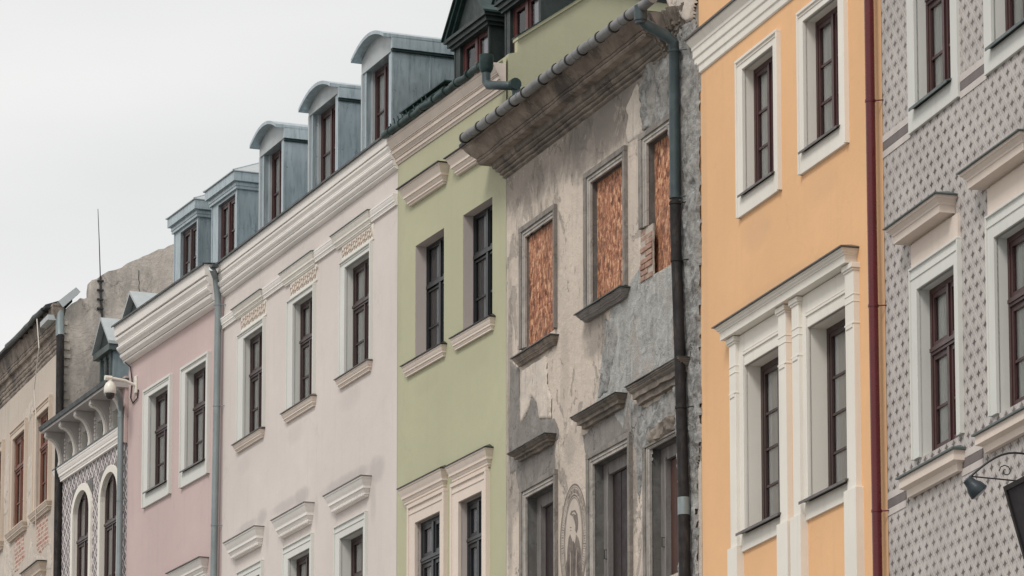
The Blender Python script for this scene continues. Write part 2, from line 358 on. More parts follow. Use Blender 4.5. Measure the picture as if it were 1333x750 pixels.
def sgraffito():
    t = NT('sgraffito_star_pattern'); x, y, z = t.xyz()
    PX, PZ = DZ['star_dx'], DZ['star_dz']
    base = t.mix(t.ramp(t.noise(.8, 6, .6), .35, .65), (.40, .365, .345), (.51, .47, .445))
    base = t.mix(t.math('MULTIPLY', t.ramp(t.noise(1, 6, .6, stretch=(8, 8, .5)), .5, .8), .35), base, (.36, .30, .27))
    def lattice(ox, oz):
        u = t.math('SUBTRACT', t.math('FRACT', t.math('ADD', t.math('DIVIDE', x, PX), ox)), .5)
        v = t.math('SUBTRACT', t.math('FRACT', t.math('ADD', t.math('DIVIDE', z, PZ), oz)), .5)
        return u, v
    def star(ox, oz):
        u, v = lattice(ox, oz)
        uu = t.math('DIVIDE', t.math('ABSOLUTE', u), .29); vv = t.math('DIVIDE', t.math('ABSOLUTE', v), .235)
        # astroid: four pointed star
        s = t.math('ADD', t.math('POWER', uu, .66), t.math('POWER', vv, .66))
        return t.ramp(s, .95, 1.05, 1, 0)
    st = t.math('MAXIMUM', star(.5, .5), star(0, 0))
    # chevron hatching between the stars
    u, v = lattice(.5, .5)
    au = t.math('ABSOLUTE', u)
    diag = t.math('FRACT', t.math('MULTIPLY', t.math('ADD', t.math('MULTIPLY', u, 1.2), t.math('MULTIPLY', v, 1.0)), 6.0))
    ln = t.ramp(t.math('ABSOLUTE', t.math('SUBTRACT', diag, .5)), .14, .24, 1, 0)
    band = t.ramp(t.math('ABSOLUTE', t.math('SUBTRACT', t.math('ABSOLUTE', v), .0)), .16, .21, 1, 0)
    away = t.ramp(au, .16, .24, 0, 1)
    hatch = t.math('MULTIPLY', t.math('MULTIPLY', ln, band), away)
    k = t.mix(t.math('MULTIPLY', hatch, .7), base, (.20, .165, .15))
    dl = t.math('ABSOLUTE', t.math('SUBTRACT', t.math('ADD', t.math('ABSOLUTE', u), t.math('ABSOLUTE', v)), .5))
    k = t.mix(t.math('MULTIPLY', t.ramp(dl, .015, .045, 1, 0), .48), k, (.70, .655, .625))
    fade = t.math('MULTIPLY', t.ramp(t.noise(9, 5, .7), .28, .6, .6, 1), t.ramp(t.noise(.9, 4, .6), .3, .6, .65, 1))
    k = t.mix(t.math('MULTIPLY', st, fade), k, (.075, .058, .055))
    t.col(k); t.rough(.9)
    t.bump(t.math('ADD', t.math('MULTIPLY', st, -.5), t.math('MULTIPLY', t.noise(40, 3), .5)), .25, .01)
    return t.m
def sgraffito_small():
    t = NT('sgraffito_diamond_pattern'); x, y, z = t.xyz()
    base = t.mix(t.ramp(t.noise(1.2, 6, .6), .35, .65), (.52, .47, .46), (.68, .62, .61))
    jit = t.math('MULTIPLY', t.math('SUBTRACT', t.noise(14, 3), .5), .12)
    def tri(c, p, o):
        f = t.math('FRACT', t.math('ADD', t.math('ADD', t.math('DIVIDE', c, p), o), jit))
        return t.math('ABSOLUTE', t.math('SUBTRACT', f, .5))
    d = t.math('ADD', tri(x, .235, 0), tri(z, .25, 0))
    ring = t.ramp(t.math('ABSOLUTE', t.math('SUBTRACT', d, .5)), .05, .09, 1, 0)      # light lattice
    dark = t.ramp(t.math('ABSOLUTE', t.math('SUBTRACT', d, .27)), .09, .13, 1, 0)
    dark2 = t.ramp(t.math('ABSOLUTE', t.math('SUBTRACT', d, .73)), .09, .13, 1, 0)
    core = t.ramp(t.math('ABSOLUTE', t.math('SUBTRACT', d, 0.02)), .05, .09, 1, 0)
    core2 = t.ramp(t.math('ABSOLUTE', t.math('SUBTRACT', d, .98)), .05, .09, 1, 0)
    m = t.math('MAXIMUM', t.math('MAXIMUM', dark, dark2), t.math('MAXIMUM', core, core2))
    wear = t.ramp(t.noise(5, 6, .7), .35, .6, .6, 1)
    k = t.mix(t.math('MULTIPLY', m, wear), base, (.04, .036, .042))
    t.col(k); t.rough(.9); t.bump(t.math('MULTIPLY', m, -1), .25, .01)
    return t.m

# ------------------------------------------------------------------ mesh building
class MB:
    def __init__(self, org=(0, 0, 0)):
        self.v, self.f, self.mi = [], [], []; self.o = org; self.m = 0
    def p(self, s, d, z):
        self.v.append((s - self.o[0], -(d - self.o[1]), z - self.o[2])); return len(self.v) - 1
    def q(self, *pts, m=None):
        self.f.append([self.p(*x) for x in pts]); self.mi.append(self.m if m is None else m)
    def box(self, s0, s1, d0, d1, z0, z1, m=None):
        i = [self.p(s, d, z) for z in (z0, z1) for d in (d0, d1) for s in (s0, s1)]
        for a in ((0, 1, 3, 2), (4, 6, 7, 5), (0, 4, 5, 1), (2, 3, 7, 6), (0, 2, 6, 4), (1, 5, 7, 3)):
            self.f.append([i[k] for k in a]); self.mi.append(self.m if m is None else m)
        return self
    def prism(self, poly, s0, s1, m=None):            # polygon of (d, z) run along s
        a = [self.p(s0, d, z) for d, z in poly]; b = [self.p(s1, d, z) for d, z in poly]; n = len(poly)
        self.f += [a[::-1], b]; self.mi += [self.m if m is None else m] * 2
        for i in range(n):
            j = (i + 1) % n; self.f.append([a[i], a[j], b[j], b[i]]); self.mi.append(self.m if m is None else m)
        return self
    def slab(self, poly, d0, d1, m=None):             # polygon of (s, z) given thickness
        a = [self.p(s, d0, z) for s, z in poly]; b = [self.p(s, d1, z) for s, z in poly]; n = len(poly)
        self.f += [a[::-1], b]; self.mi += [self.m if m is None else m] * 2
        for i in range(n):
            j = (i + 1) % n; self.f.append([a[i], a[j], b[j], b[i]]); self.mi.append(self.m if m is None else m)
        return self
    def across(self, poly, s0, s1, m=None): return self.prism(poly, s0, s1, m)
    def loft(self, A, B):
        n = len(A); a = [self.p(*x) for x in A]; b = [self.p(*x) for x in B]
        self.f += [a[::-1], b]; self.mi += [self.m] * 2
        for i in range(n):
            j = (i + 1) % n; self.f.append([a[i], a[j], b[j], b[i]]); self.mi.append(self.m)
        return self
    def tube(self, pts, r, n=12, m=None, caps=True):
        P = [Vector(x) for x in pts]; rr = r if isinstance(r, (list, tuple)) else [r] * len(P); rings = []
        up = None
        for i, c in enumerate(P):
            t = (P[min(i + 1, len(P) - 1)] - P[max(i - 1, 0)]).normalized()
            if up is None: up = t.orthogonal().normalized()
            up = (up - t * up.dot(t)).normalized(); w = t.cross(up)
            rings.append([self.p(*(c + (up * math.cos(a) + w * math.sin(a)) * rr[i])) for a in [2 * math.pi * k / n for k in range(n)]])
        mm = self.m if m is None else m
        for a, b in zip(rings, rings[1:]):
            for k in range(n): self.f.append([a[k], a[(k + 1) % n], b[(k + 1) % n], b[k]]); self.mi.append(mm)
        if caps: self.f += [rings[0][::-1], rings[-1]]; self.mi += [mm, mm]
        return self
    def moulding(self, s0, s1, prof, retl=True, retr=True, m=None, seg=1, rough=0.0):
        """prof: list of (d, z) from top to bottom; s0..s1 is the wall line, ends returned to the wall"""
        mm = self.m if m is None else m
        nd = lambda p: p
        cols = []
        for k in range(seg + 1):
            c = []
            for d, z in prof:
                a = s0 - (d if retl else 0); b = s1 + (d if retr else 0); s = a + (b - a) * k / seg
                w = rough * noise.noise((s * 3.1, d * 9, z * 5)) + rough * .5 * noise.noise((s * 13, d * 20, z * 15)) if rough else 0
                c.append(self.p(s, max(d + w, .002), z + w * .6))
            cols.append(c)
        for a, b in zip(cols, cols[1:]):
            for i in range(len(prof) - 1): self.f.append([a[i], a[i + 1], b[i + 1], b[i]]); self.mi.append(mm)
        for end, c, r in ((s0, cols[0], -1), (s1, cols[-1], 1)):
            back = [self.p(end + (r * d if (retl if r < 0 else retr) else 0), 0, z) for d, z in prof]
            for i in range(len(prof) - 1): self.f.append([c[i], back[i], back[i + 1], c[i + 1]]); self.mi.append(mm)
        return self
    def obj(self, name, mat, parent=None, smooth=False, bevel=0):
        me = bpy.data.meshes.new(name); me.from_pydata(self.v, [], self.f)
        for x in (mat if isinstance(mat, (list, tuple)) else [mat]): me.materials.append(M[x] if isinstance(x, str) else x)
        me.polygons.foreach_set('material_index', self.mi)
        if smooth: me.polygons.foreach_set('use_smooth', [True] * len(me.polygons))
        me.update()
        o = bpy.data.objects.new(name, me); COL.objects.link(o)
        if smooth:
            md = o.modifiers.new('edges', 'EDGE_SPLIT'); md.split_angle = R(40)
        if bevel:
            md = o.modifiers.new('bevel', 'BEVEL'); md.width = bevel; md.segments = 2; md.limit_method = 'ANGLE'
        if parent: o.parent = parent
        return o

def part(name, f, mat, parent, **k):
    mb = MB(k.pop('org', (0, 0, 0))); f(mb); return mb.obj(name, mat, parent, **k)

def thing(name, label, cat, fr, s=0, d=0, z=0, group=None):
    o = bpy.data.objects.new(name, None); o.empty_display_size = .3; COL.objects.link(o)
    o.location = fr.world(s, d, z); o.rotation_euler = (0, 0, fr.rz)
    o['label'] = label; o['category'] = cat
    if group: o['group'] = group
    return o
# local y must point into the house: d axis is flipped inside MB.p

# profiles as fractions (projection, drop)
P_BIG = [(0, -.02), (1, -.02), (1, .03), (.95, .26), (.70, .265), (.70, .285), (.84, .29), (.90, .31), (.88, .37), (.76, .43), (.70, .46), (.70, .50), (.56, .505), (.56, .525), (.74, .53), (.80, .55), (.82, .59), (.76, .64), (.62, .69),
         (.62, .71), (.44, .715), (.44, .735), (.56, .74), (.60, .76), (.56, .82), (.40, .89), (.24, .895), (.24, .91), (.36, .915), (.38, .94), (.30, .97), (.1, 1), (0, 1)]
P_ATTIC = [(0, -.02), (1, -.02), (1, .08), (.94, .09), (.86, .20), (.74, .32), (.68, .36), (.68, .39), (.58, .395), (.58, .41), (.63, .415), (.62, .44), (.54, .445), (.54, .60), (.46, .605), (.40, .66), (.30, .72), (.28, .76), (.19, .765), (.19, .78), (.22, .785), (.22, .90), (.12, .92), (.08, 1), (0, 1)]
P_HOOD = [(0, -.02), (1, -.02), (1, .07), (.94, .08), (.90, .16), (.80, .30), (.70, .42), (.68, .47), (.68, .58), (.58, .59), (.56, .63), (.48, .74), (.42, .78), (.42, .88), (.32, .89), (.28, 1), (0, 1)]
P_SILL = [(0, -.02), (1, -.02), (1, .14), (.94, .15), (.90, .28), (.78, .46), (.72, .50), (.72, .66), (.60, .67), (.52, .84), (.46, .86), (.46, 1), (0, 1)]
P_OLD = [(0, -.02), (1, -.02), (1, .03), (.95, .035), (.92, .10), (.80, .24), (.68, .345), (.66, .36), (.59, .362), (.59, .377), (.66, .38), (.68, .41), (.64, .44), (.57, .445), (.57, .458), (.63, .46), (.64, .50), (.58, .54), (.36, .545), (.33, .56),
         (.31, .68), (.26, .70), (.20, .703), (.20, .717), (.26, .72), (.25, .76), (.18, .80), (.11, .803), (.11, .818), (.16, .82), (.15, .88), (.08, .90), (.04, .903), (.04, .918), (.09, .92), (.08, .97), (.02, 1), (0, 1)]
P_STONEHOOD = [(0, -.02), (1, -.02), (1, .08), (.93, .09), (.93, .16), (.86, .17), (.84, .26), (.70, .36), (.64, .38), (.64, .66), (.40, .67), (.38, 1), (0, 1)]
def prof(P, D, zt, zb): return [(D * a, zt + (zb - zt) * b) for a, b in P]

def jag(pts, amp, step=.06, seed=0):
    """roughen an outline given in metres"""
    out = []; n = len(pts)
    for i in range(n):
        a, b = Vector(pts[i]), Vector(pts[(i + 1) % n]); L = (b - a).length; k = max(1, int(L / step)); t = (b - a).normalized(); w = Vector((-t.y, t.x))
        for j in range(k):
            p = a + (b - a) * j / k
            q = noise.noise((p.x * 5 + seed, p.y * 5, seed)) + .6 * noise.noise((p.x * 17, p.y * 17 + seed, 3))
            out.append(tuple(p + w * (amp * q if j else amp * .3 * q)))
    return out

def patch(fr, parent, name, mat, px, d0, d1, amp=.05, seed=0, label=None, inner=None):
    pts = jag([fr.at(x, y) for x, y in px], amp, .05, seed)
    mb = MB(); mb.slab(pts, d0, d1); o = mb.obj(name, mat, parent)
    if label: o['label'] = label
    return o

def rough_sheet(fr, parent, name, mat, px, d, amp, res=.05, seed=0, edge=.05):
    """a thick uneven coat bounded by a ragged outline, real relief"""
    import bmesh
    pts = jag([fr.at(x, y) for x, y in px], edge, .06, seed)
    s0, s1 = min(p[0] for p in pts), max(p[0] for p in pts); z0, z1 = min(p[1] for p in pts), max(p[1] for p in pts)
    def inside(x, y):
        c = False; j = len(pts) - 1
        for i in range(len(pts)):
            (xi, yi), (xj, yj) = pts[i], pts[j]
            if (yi > y) != (yj > y) and x < (xj - xi) * (y - yi) / (yj - yi) + xi: c = not c
            j = i
        return c
    def dist(x, y):
        m = 9
        for i in range(len(pts)):
            ax, ay = pts[i]; bx, by = pts[(i + 1) % len(pts)]
            L = (bx - ax) ** 2 + (by - ay) ** 2 + 1e-9; t = max(0, min(1, ((x - ax) * (bx - ax) + (y - ay) * (by - ay)) / L))
            m = min(m, math.hypot(x - ax - t * (bx - ax), y - ay - t * (by - ay)))
        return m
    nx, nz = int((s1 - s0) / res) + 2, int((z1 - z0) / res) + 2; mb = MB(); idx = {}
    def vert(i, j):
        if (i, j) in idx: return idx[i, j]
        x, y = s0 + i * res, z0 + j * res
        ins = inside(x, y); e = min(1, .45 + dist(x, y) / .04) if ins else 0
        h = amp * (noise.noise((x * 4, y * 4, seed)) + .6 * noise.noise((x * 11, y * 11, seed)) + .4 * noise.noise((x * 25, y * 25, seed)))
        idx[i, j] = mb.p(x + .015 * noise.noise((x * 20, y * 20, 1)), (d + h) * e - .004 * (1 - e) if ins else -.001, y); return idx[i, j]
    for i in range(nx):
        for j in range(nz):
            x, y = s0 + (i + .5) * res, z0 + (j + .5) * res
            if inside(x, y): mb.f.append([vert(i, j), vert(i + 1, j), vert(i + 1, j + 1), vert(i, j + 1)]); mb.mi.append(0)
    return mb.obj(name, mat, parent, smooth=True)

# ------------------------------------------------------------------ walls and windows
class Op: pass
def opening(fr, xl, yt, yb, xr, xf=None, rec=None, d=.035):
    """opening seen inside its architrave (standing d proud); x values are read at the head of the window"""
    o = Op()
    o.s0 = fr.at(xl, yt, d)[0]; o.s1 = fr.at(xr, yt - (xr - xl) * .65, d)[0]
    o.z1 = fr.at(xl, yt, d)[1]; o.z0 = fr.at(xl, yb, d)[1]
    o.rec = rec if rec is not None else fr.recess(o.s0, o.z1 - .05, xf)
    return o

def wall(fr, parent, ops, z1, mat, reveal=None, s0=.004, s1=None, z0=0.0, name='wall', zlow=None):
    s1 = fr.len - .004 if s1 is None else s1
    mb = MB()
    S = sorted({s0, s1, *[o.s0 for o in ops], *[o.s1 for o in ops]}); Z = sorted({z0, z1, *[o.z0 for o in ops], *[o.z1 for o in ops]})
    for a, b in zip(S, S[1:]):
        for c, e in zip(Z, Z[1:]):
            ms, mz = (a + b) / 2, (c + e) / 2
            if any(o.s0 < ms < o.s1 and o.z0 < mz < o.z1 for o in ops): continue
            mb.q((a, 0, c), (b, 0, c), (b, 0, e), (a, 0, e), m=0)
    for o in ops:
        rm = getattr(o, 'rm', 1)
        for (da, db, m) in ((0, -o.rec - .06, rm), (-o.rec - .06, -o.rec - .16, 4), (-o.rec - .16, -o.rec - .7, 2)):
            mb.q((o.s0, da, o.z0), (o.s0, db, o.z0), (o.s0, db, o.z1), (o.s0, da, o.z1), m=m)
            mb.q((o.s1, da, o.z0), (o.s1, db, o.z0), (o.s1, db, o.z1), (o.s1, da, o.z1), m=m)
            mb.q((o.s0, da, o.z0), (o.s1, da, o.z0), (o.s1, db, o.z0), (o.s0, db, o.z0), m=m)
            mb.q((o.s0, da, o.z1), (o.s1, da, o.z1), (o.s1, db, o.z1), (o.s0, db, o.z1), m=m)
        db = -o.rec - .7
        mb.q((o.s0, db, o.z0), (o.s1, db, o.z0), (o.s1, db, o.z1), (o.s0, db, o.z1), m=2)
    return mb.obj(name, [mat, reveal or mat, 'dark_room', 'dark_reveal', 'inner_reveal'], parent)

def shell(fr, parent, zeave, pitch=25, depth=9.0, mat_side='grey_render', mat_roof='zinc', over=.0, s0=.006, s1=None):
    s1 = fr.len - .006 if s1 is None else s1
    zr = zeave + depth / 2 * math.tan(R(pitch))
    for s in (s0, s1):
        mb = MB(); e = .05 if s == s0 else -.05
        mb.prism([(-.01, 0), (-depth, 0), (-depth, zeave), (-depth / 2, zr), (-.01, zeave)], s, s + e)
        mb.obj('side_wall', mat_side, parent)
    mb = MB(); mb.box(s0 + .06, s1 - .06, -depth + .05, -depth + .1, 0, zeave - .05); mb.obj('rear_wall', mat_side, parent)
    mb = MB(); t = .08
    mb.prism([(over, zeave + .01), (-depth / 2, zr + .01), (-depth - .1, zeave - .02), (-depth - .1, zeave - .02 + t), (-depth / 2, zr + t + .02), (over, zeave + t)], s0 + .002, s1 - .002)
    return mb.obj('roof', mat_roof, parent)

def frame_window(fr, parent, o, mat, rows=((0, .37), (.37, .73), (.73, 1)), transom=0, fw=.055, leaf=.05, mull=.05, barw=.028, curtain='curtain', glass='glass', thin=False,
                 bar_at=None, leaves=2, curtain_gap=.08, label=None, name='window'):
    """two-leaf casement standing at the back of its reveal; rows are measured from the top as fractions"""
    d = -o.rec; H = o.z1 - o.z0; W = o.s1 - o.s0; mb = MB()
    zt, zb = o.z1, o.z0; dep = .06
    mb.box(o.s0, o.s0 + fw, d - dep, d, zb, zt); mb.box(o.s1 - fw, o.s1, d - dep, d, zb, zt)
    mb.box(o.s0 + fw, o.s1 - fw, d - dep, d - .001, zt - fw, zt); mb.box(o.s0 + fw, o.s1 - fw, d - dep, d - .001, zb, zb + fw)
    a, b = o.s0 + fw, o.s1 - fw; c = (a + b) / 2
    groups = []                                         # vertical sash groups between transoms
    ztop, zbot = zt - fw, zb + fw; HH = ztop - zbot
    if transom:
        zt2 = ztop - transom * HH
        hb = .028 if thin else .045
        mb.box(a, b, d - dep, d + .018, zt2 - hb, zt2 + hb)
        if not thin: mb.box(a, b, d - dep, d + .034, zt2 - .012, zt2 + .03)
        groups = [(ztop, zt2 + .045, 1), (zt2 - .045, zbot, None)]
    else: groups = [(ztop, zbot, None)]
    if leaves == 2: mb.box(c - mull / 2, c + mull / 2, d - dep, d + .012, zbot, ztop); 
    panes = []
    cols = [(a, c - mull / 2), (c + mull / 2, b)] if leaves == 2 else [(a, b)]
    for (g1, g0, one) in groups:
        for (x0, x1) in cols:
            e0, e1 = d - .045, d - .008; w = leaf
            mb.box(x0, x0 + w, e0, e1, g0, g1); mb.box(x1 - w, x1, e0, e1, g0, g1)
            mb.box(x0 + w, x1 - w, e0, e1 - .001, g1 - w, g1); mb.box(x0 + w, x1 - w, e0, e1 - .001, g0, g0 + w)
            fr_rows = [(0, 1)] if one else bar_at
            if fr_rows is None: fr_rows = [(0, 1)]
            h = g1 - g0 - 2 * w
            for k, (r0, r1) in enumerate(fr_rows):
                pz1, pz0 = g1 - w - r0 * h, g1 - w - r1 * h
                if k: mb.box(x0 + w, x1 - w, e0 + .008, e1 - .006, pz1 - barw / 2, pz1 + barw / 2)
                panes.append((x0 + w - .003, x1 - w + .003, pz0, pz1))
    f = mb.obj(name, mat, parent)
    if label: f['label'] = label
    for (x0, x1, z0, z1) in panes:
        m = MB(); k = random.uniform(-.004, .004)
        m.q((x0, d - .03 + k, z0), (x1, d - .03 - k, z0), (x1, d - .03 - k, z1), (x0, d - .03 + k, z1)); m.obj('pane', glass, f)
    if curtain:
        for (x0, x1, cm) in (curtain if isinstance(curtain, list) else [(curtain_gap, 1, curtain)]):
            m = MB(); n = max(6, int(44 * (x1 - x0))); xs = [o.s0 + W * (x0 + (x1 - x0) * i / n) for i in range(n + 1)]
            ds = [d - .068 + .010 * math.sin(i * 1.9 + x0 * 7) + .006 * math.sin(i * .7) for i in range(n + 1)]
            for i in range(n):
                m.q((xs[i], ds[i], o.z0 + .02), (xs[i + 1], ds[i + 1], o.z0 + .02), (xs[i + 1], ds[i + 1], o.z1 - .02), (xs[i], ds[i], o.z1 - .02))
            m.obj('curtain', cm, f, smooth=True)
    return f

def surround(fr, parent, o, wl, wr, wt, wb, mat, d=.035, lip=True, wo=.02):
    """flat architrave round an opening, with a small raised outer lip"""
    mb = MB(); a, b, c, e = o.s0 - wl, o.s1 + wr, o.z0 - wb, o.z1 + wt
    mb.box(a, o.s0, -.02, d, c, e); mb.box(o.s1, b, -.02, d, c, e)
    mb.box(o.s0, o.s1, -.02, d - .001, o.z1, e)
    if wb > 0: mb.box(o.s0, o.s1, -.02, d - .001, c, o.z0)
    if lip:
        k = wo
        mb.box(a - .004, a + k, -.02, d + .02, c, e - k); mb.box(b - k, b + .004, -.02, d + .02, c, e - k); mb.box(a - .004, b + .004, -.02, d + .022, e - k, e + .004)
        if wt > .1: mb.box(a + k, b - k, 0, d + .01, e - wt * .5, e - wt * .42)
    return mb.obj('window_surround', mat, parent, bevel=.004)

def hip_cap(m, a, b, D, z, slope, th=.012):
    """thin metal cap, falling to the front and to both ends"""
    c = min(D, (b - a) * .3)
    lo = [(a, 0, z), (a, D, z), (b, D, z), (b, 0, z)]; hi = [(a, 0, z + th), (a, D, z + th), (b, D, z + th), (b, 0, z + th)]
    t0, t1 = (a + c, 0, z + th + slope), (b - c, 0, z + th + slope)
    m.q(*lo)
    for i in range(3): m.q(lo[i], lo[i + 1], hi[i + 1], hi[i])
    m.q(hi[1], hi[2], t1, t0); m.q(hi[0], hi[1], t0); m.q(hi[2], hi[3], t1)

def hood(fr, parent, name, xl, yt, xr, yb_l, D, P=P_HOOD, mat='white', flash='flash', fth=.012, yb_off=0, rough=0, seg=1, slope=.05, retl=True, retr=True, over=.03, sr=None):
    """moulded shelf; xl,yt tip of its far top corner, xr near top corner (both at projection D), yb_l lower edge where it meets the wall at xl side"""
    s0, zt = fr.at(xl, yt, D); 
    ym = yt - (xr - xl) * .62
    s1 = fr.at(xr, ym, D)[0]
    px, py = fr.proj(s0 + D, 0, zt)
    zb = fr.at(*yb_l)[1]
    mb = MB(); mb.moulding(s0 + (D if retl else 0), s1 - (D if retr else 0), prof(P, D, zt, zb), retl, retr, seg=seg, rough=rough)
    h = mb.obj(name, mat, parent)
    if flash:
        m = MB(); e = over
        hip_cap(m, s0 - e, s1 + e, D + e, zt + .006, slope, fth)
        m.obj('flashing', flash, h)
    return h, s0, s1, zt, zb

DZ = {}
# ================================================================== GROUND
g = bpy.data.meshes.new('ground'); g.from_pydata([(-1500, -1500, 0), (1500, -1500, 0), (1500, 1500, 0), (-1500, 1500, 0)], [], [(0, 1, 2, 3)])
t = NT('granite_setts')
v = t.voro(7, (1, 1, 1), 'DISTANCE_TO_EDGE'); cell = t.xyz(t.voro(7, (1, 1, 1), 'F1', 1))
k = t.mix(cell[0], (.20, .195, .185), (.30, .29, .28)); k = t.mix(t.ramp(v, .01, .05, 1, 0), k, (.09, .085, .08)); t.col(k); t.rough(.8); t.bump(t.ramp(v, 0, .08), .6, .02)
g.materials.append(t.m); go = bpy.data.objects.new('ground', g); COL.objects.link(go); go['kind'] = 'structure'
# pavement along the whole row, a kerb step high
pts = [J[k] for k in ('far_end', 'far_small', 'small_pink', 'pink_cream', 'cream_green', 'green_derelict', 'derelict_orange', 'orange_sgraffito', 'near_end')]
fs = [FAR, SMA, PIN, CRE, GRE, DER, ORA, SGR]
vv, ff = [], []
for i, p in enumerate(pts):
    n = fs[min(i, len(fs) - 1)].n
    for (o_, z_) in ((-.3, .13), (2.4, .13), (2.4, 0.0)): vv.append((p[0] + n.x * o_, p[1] + n.y * o_, z_))
for i in range(len(pts) - 1):
    a = i * 3; ff += [(a, a + 3, a + 4, a + 1), (a + 1, a + 4, a + 5, a + 2)]
pm = bpy.data.meshes.new('pavement'); pm.from_pydata(vv, [], ff)
t = NT('paving_slabs'); br = t.n.new('ShaderNodeTexBrick'); br.inputs['Scale'].default_value = 2; br.inputs['Mortar Size'].default_value = .015
br.inputs['Color1'].default_value = (.33, .32, .30, 1); br.inputs['Color2'].default_value = (.28, .27, .26, 1); br.inputs['Mortar'].default_value = (.12, .11, .1, 1)
t.l.new(t.co, br.inputs[0]); t.col(br.outputs[0]); t.rough(.85); pm.materials.append(t.m)
po = bpy.data.objects.new('pavement', pm); COL.objects.link(po); po['kind'] = 'structure'

# ================================================================== shared builders for the houses
def sur_px(fr, parent, o, xlo, xro, yto, ybo=None, mat='white', d=.035, **k):
    wl = max(.03, o.s0 - fr.at(xlo, yto, d)[0]); wr = max(.03, fr.at(xro, yto - (xro - xlo) * .65, d)[0] - o.s1)
    wt = fr.at(xlo, yto, d)[1] - o.z1; wb = o.z0 - fr.at(xlo, ybo, d)[1] if ybo else 0
    return surround(fr, parent, o, wl, wr, wt, wb, mat, d, **k)

def plain_sill(fr, parent, o, wl, wr, D=.07, drop=0, mat='flash', th=.02, slope=.06):
    mb = MB(); z = o.z0 + .012 - drop
    mb.prism([(-o.rec + .0, z + slope), (D, z), (D, z - th - .012), (D - .008, z - th - .012), (D - .01, z - th * .6), (-o.rec, z + slope - th)], o.s0 - wl, o.s1 + wr)
    return mb.obj('sill', mat, parent)

def house(fr, label):
    return thing('townhouse', label, 'house', fr, group='townhouses of the terrace')

def pipe(fr, parent, pts, r, mat, name='drainpipe', n=14):
    P = [(*fr.at(x, y, d)[:1], d, fr.at(x, y, d)[1]) for x, y, d in pts]
    mb = MB(); mb.tube(P, r, n); return mb.obj(name, mat, parent, smooth=True), P

def clips(parent, fr, P, ys, r, mat, reach, side=1, arm=.12):
    """ring joints round a pipe, each with its wall hook"""
    for y in ys:
        z = y
        for a, b in zip(P, P[1:]):
            if min(a[2], b[2]) <= z <= max(a[2], b[2]):
                k = (z - a[2]) / (b[2] - a[2]); s = a[0] + (b[0] - a[0]) * k; d = a[1] + (b[1] - a[1]) * k
                mb = MB(); mb.tube([(s, d, z - .014), (s, d, z + .014)], r * 1.13, 14); mb.tube([(s, d, z), (s + side * arm, .0, z - .01)], .008, 6)
                mb.obj('pipe_clip', mat, parent, smooth=True); break

BAR2 = [(0, .57), (.57, 1)]

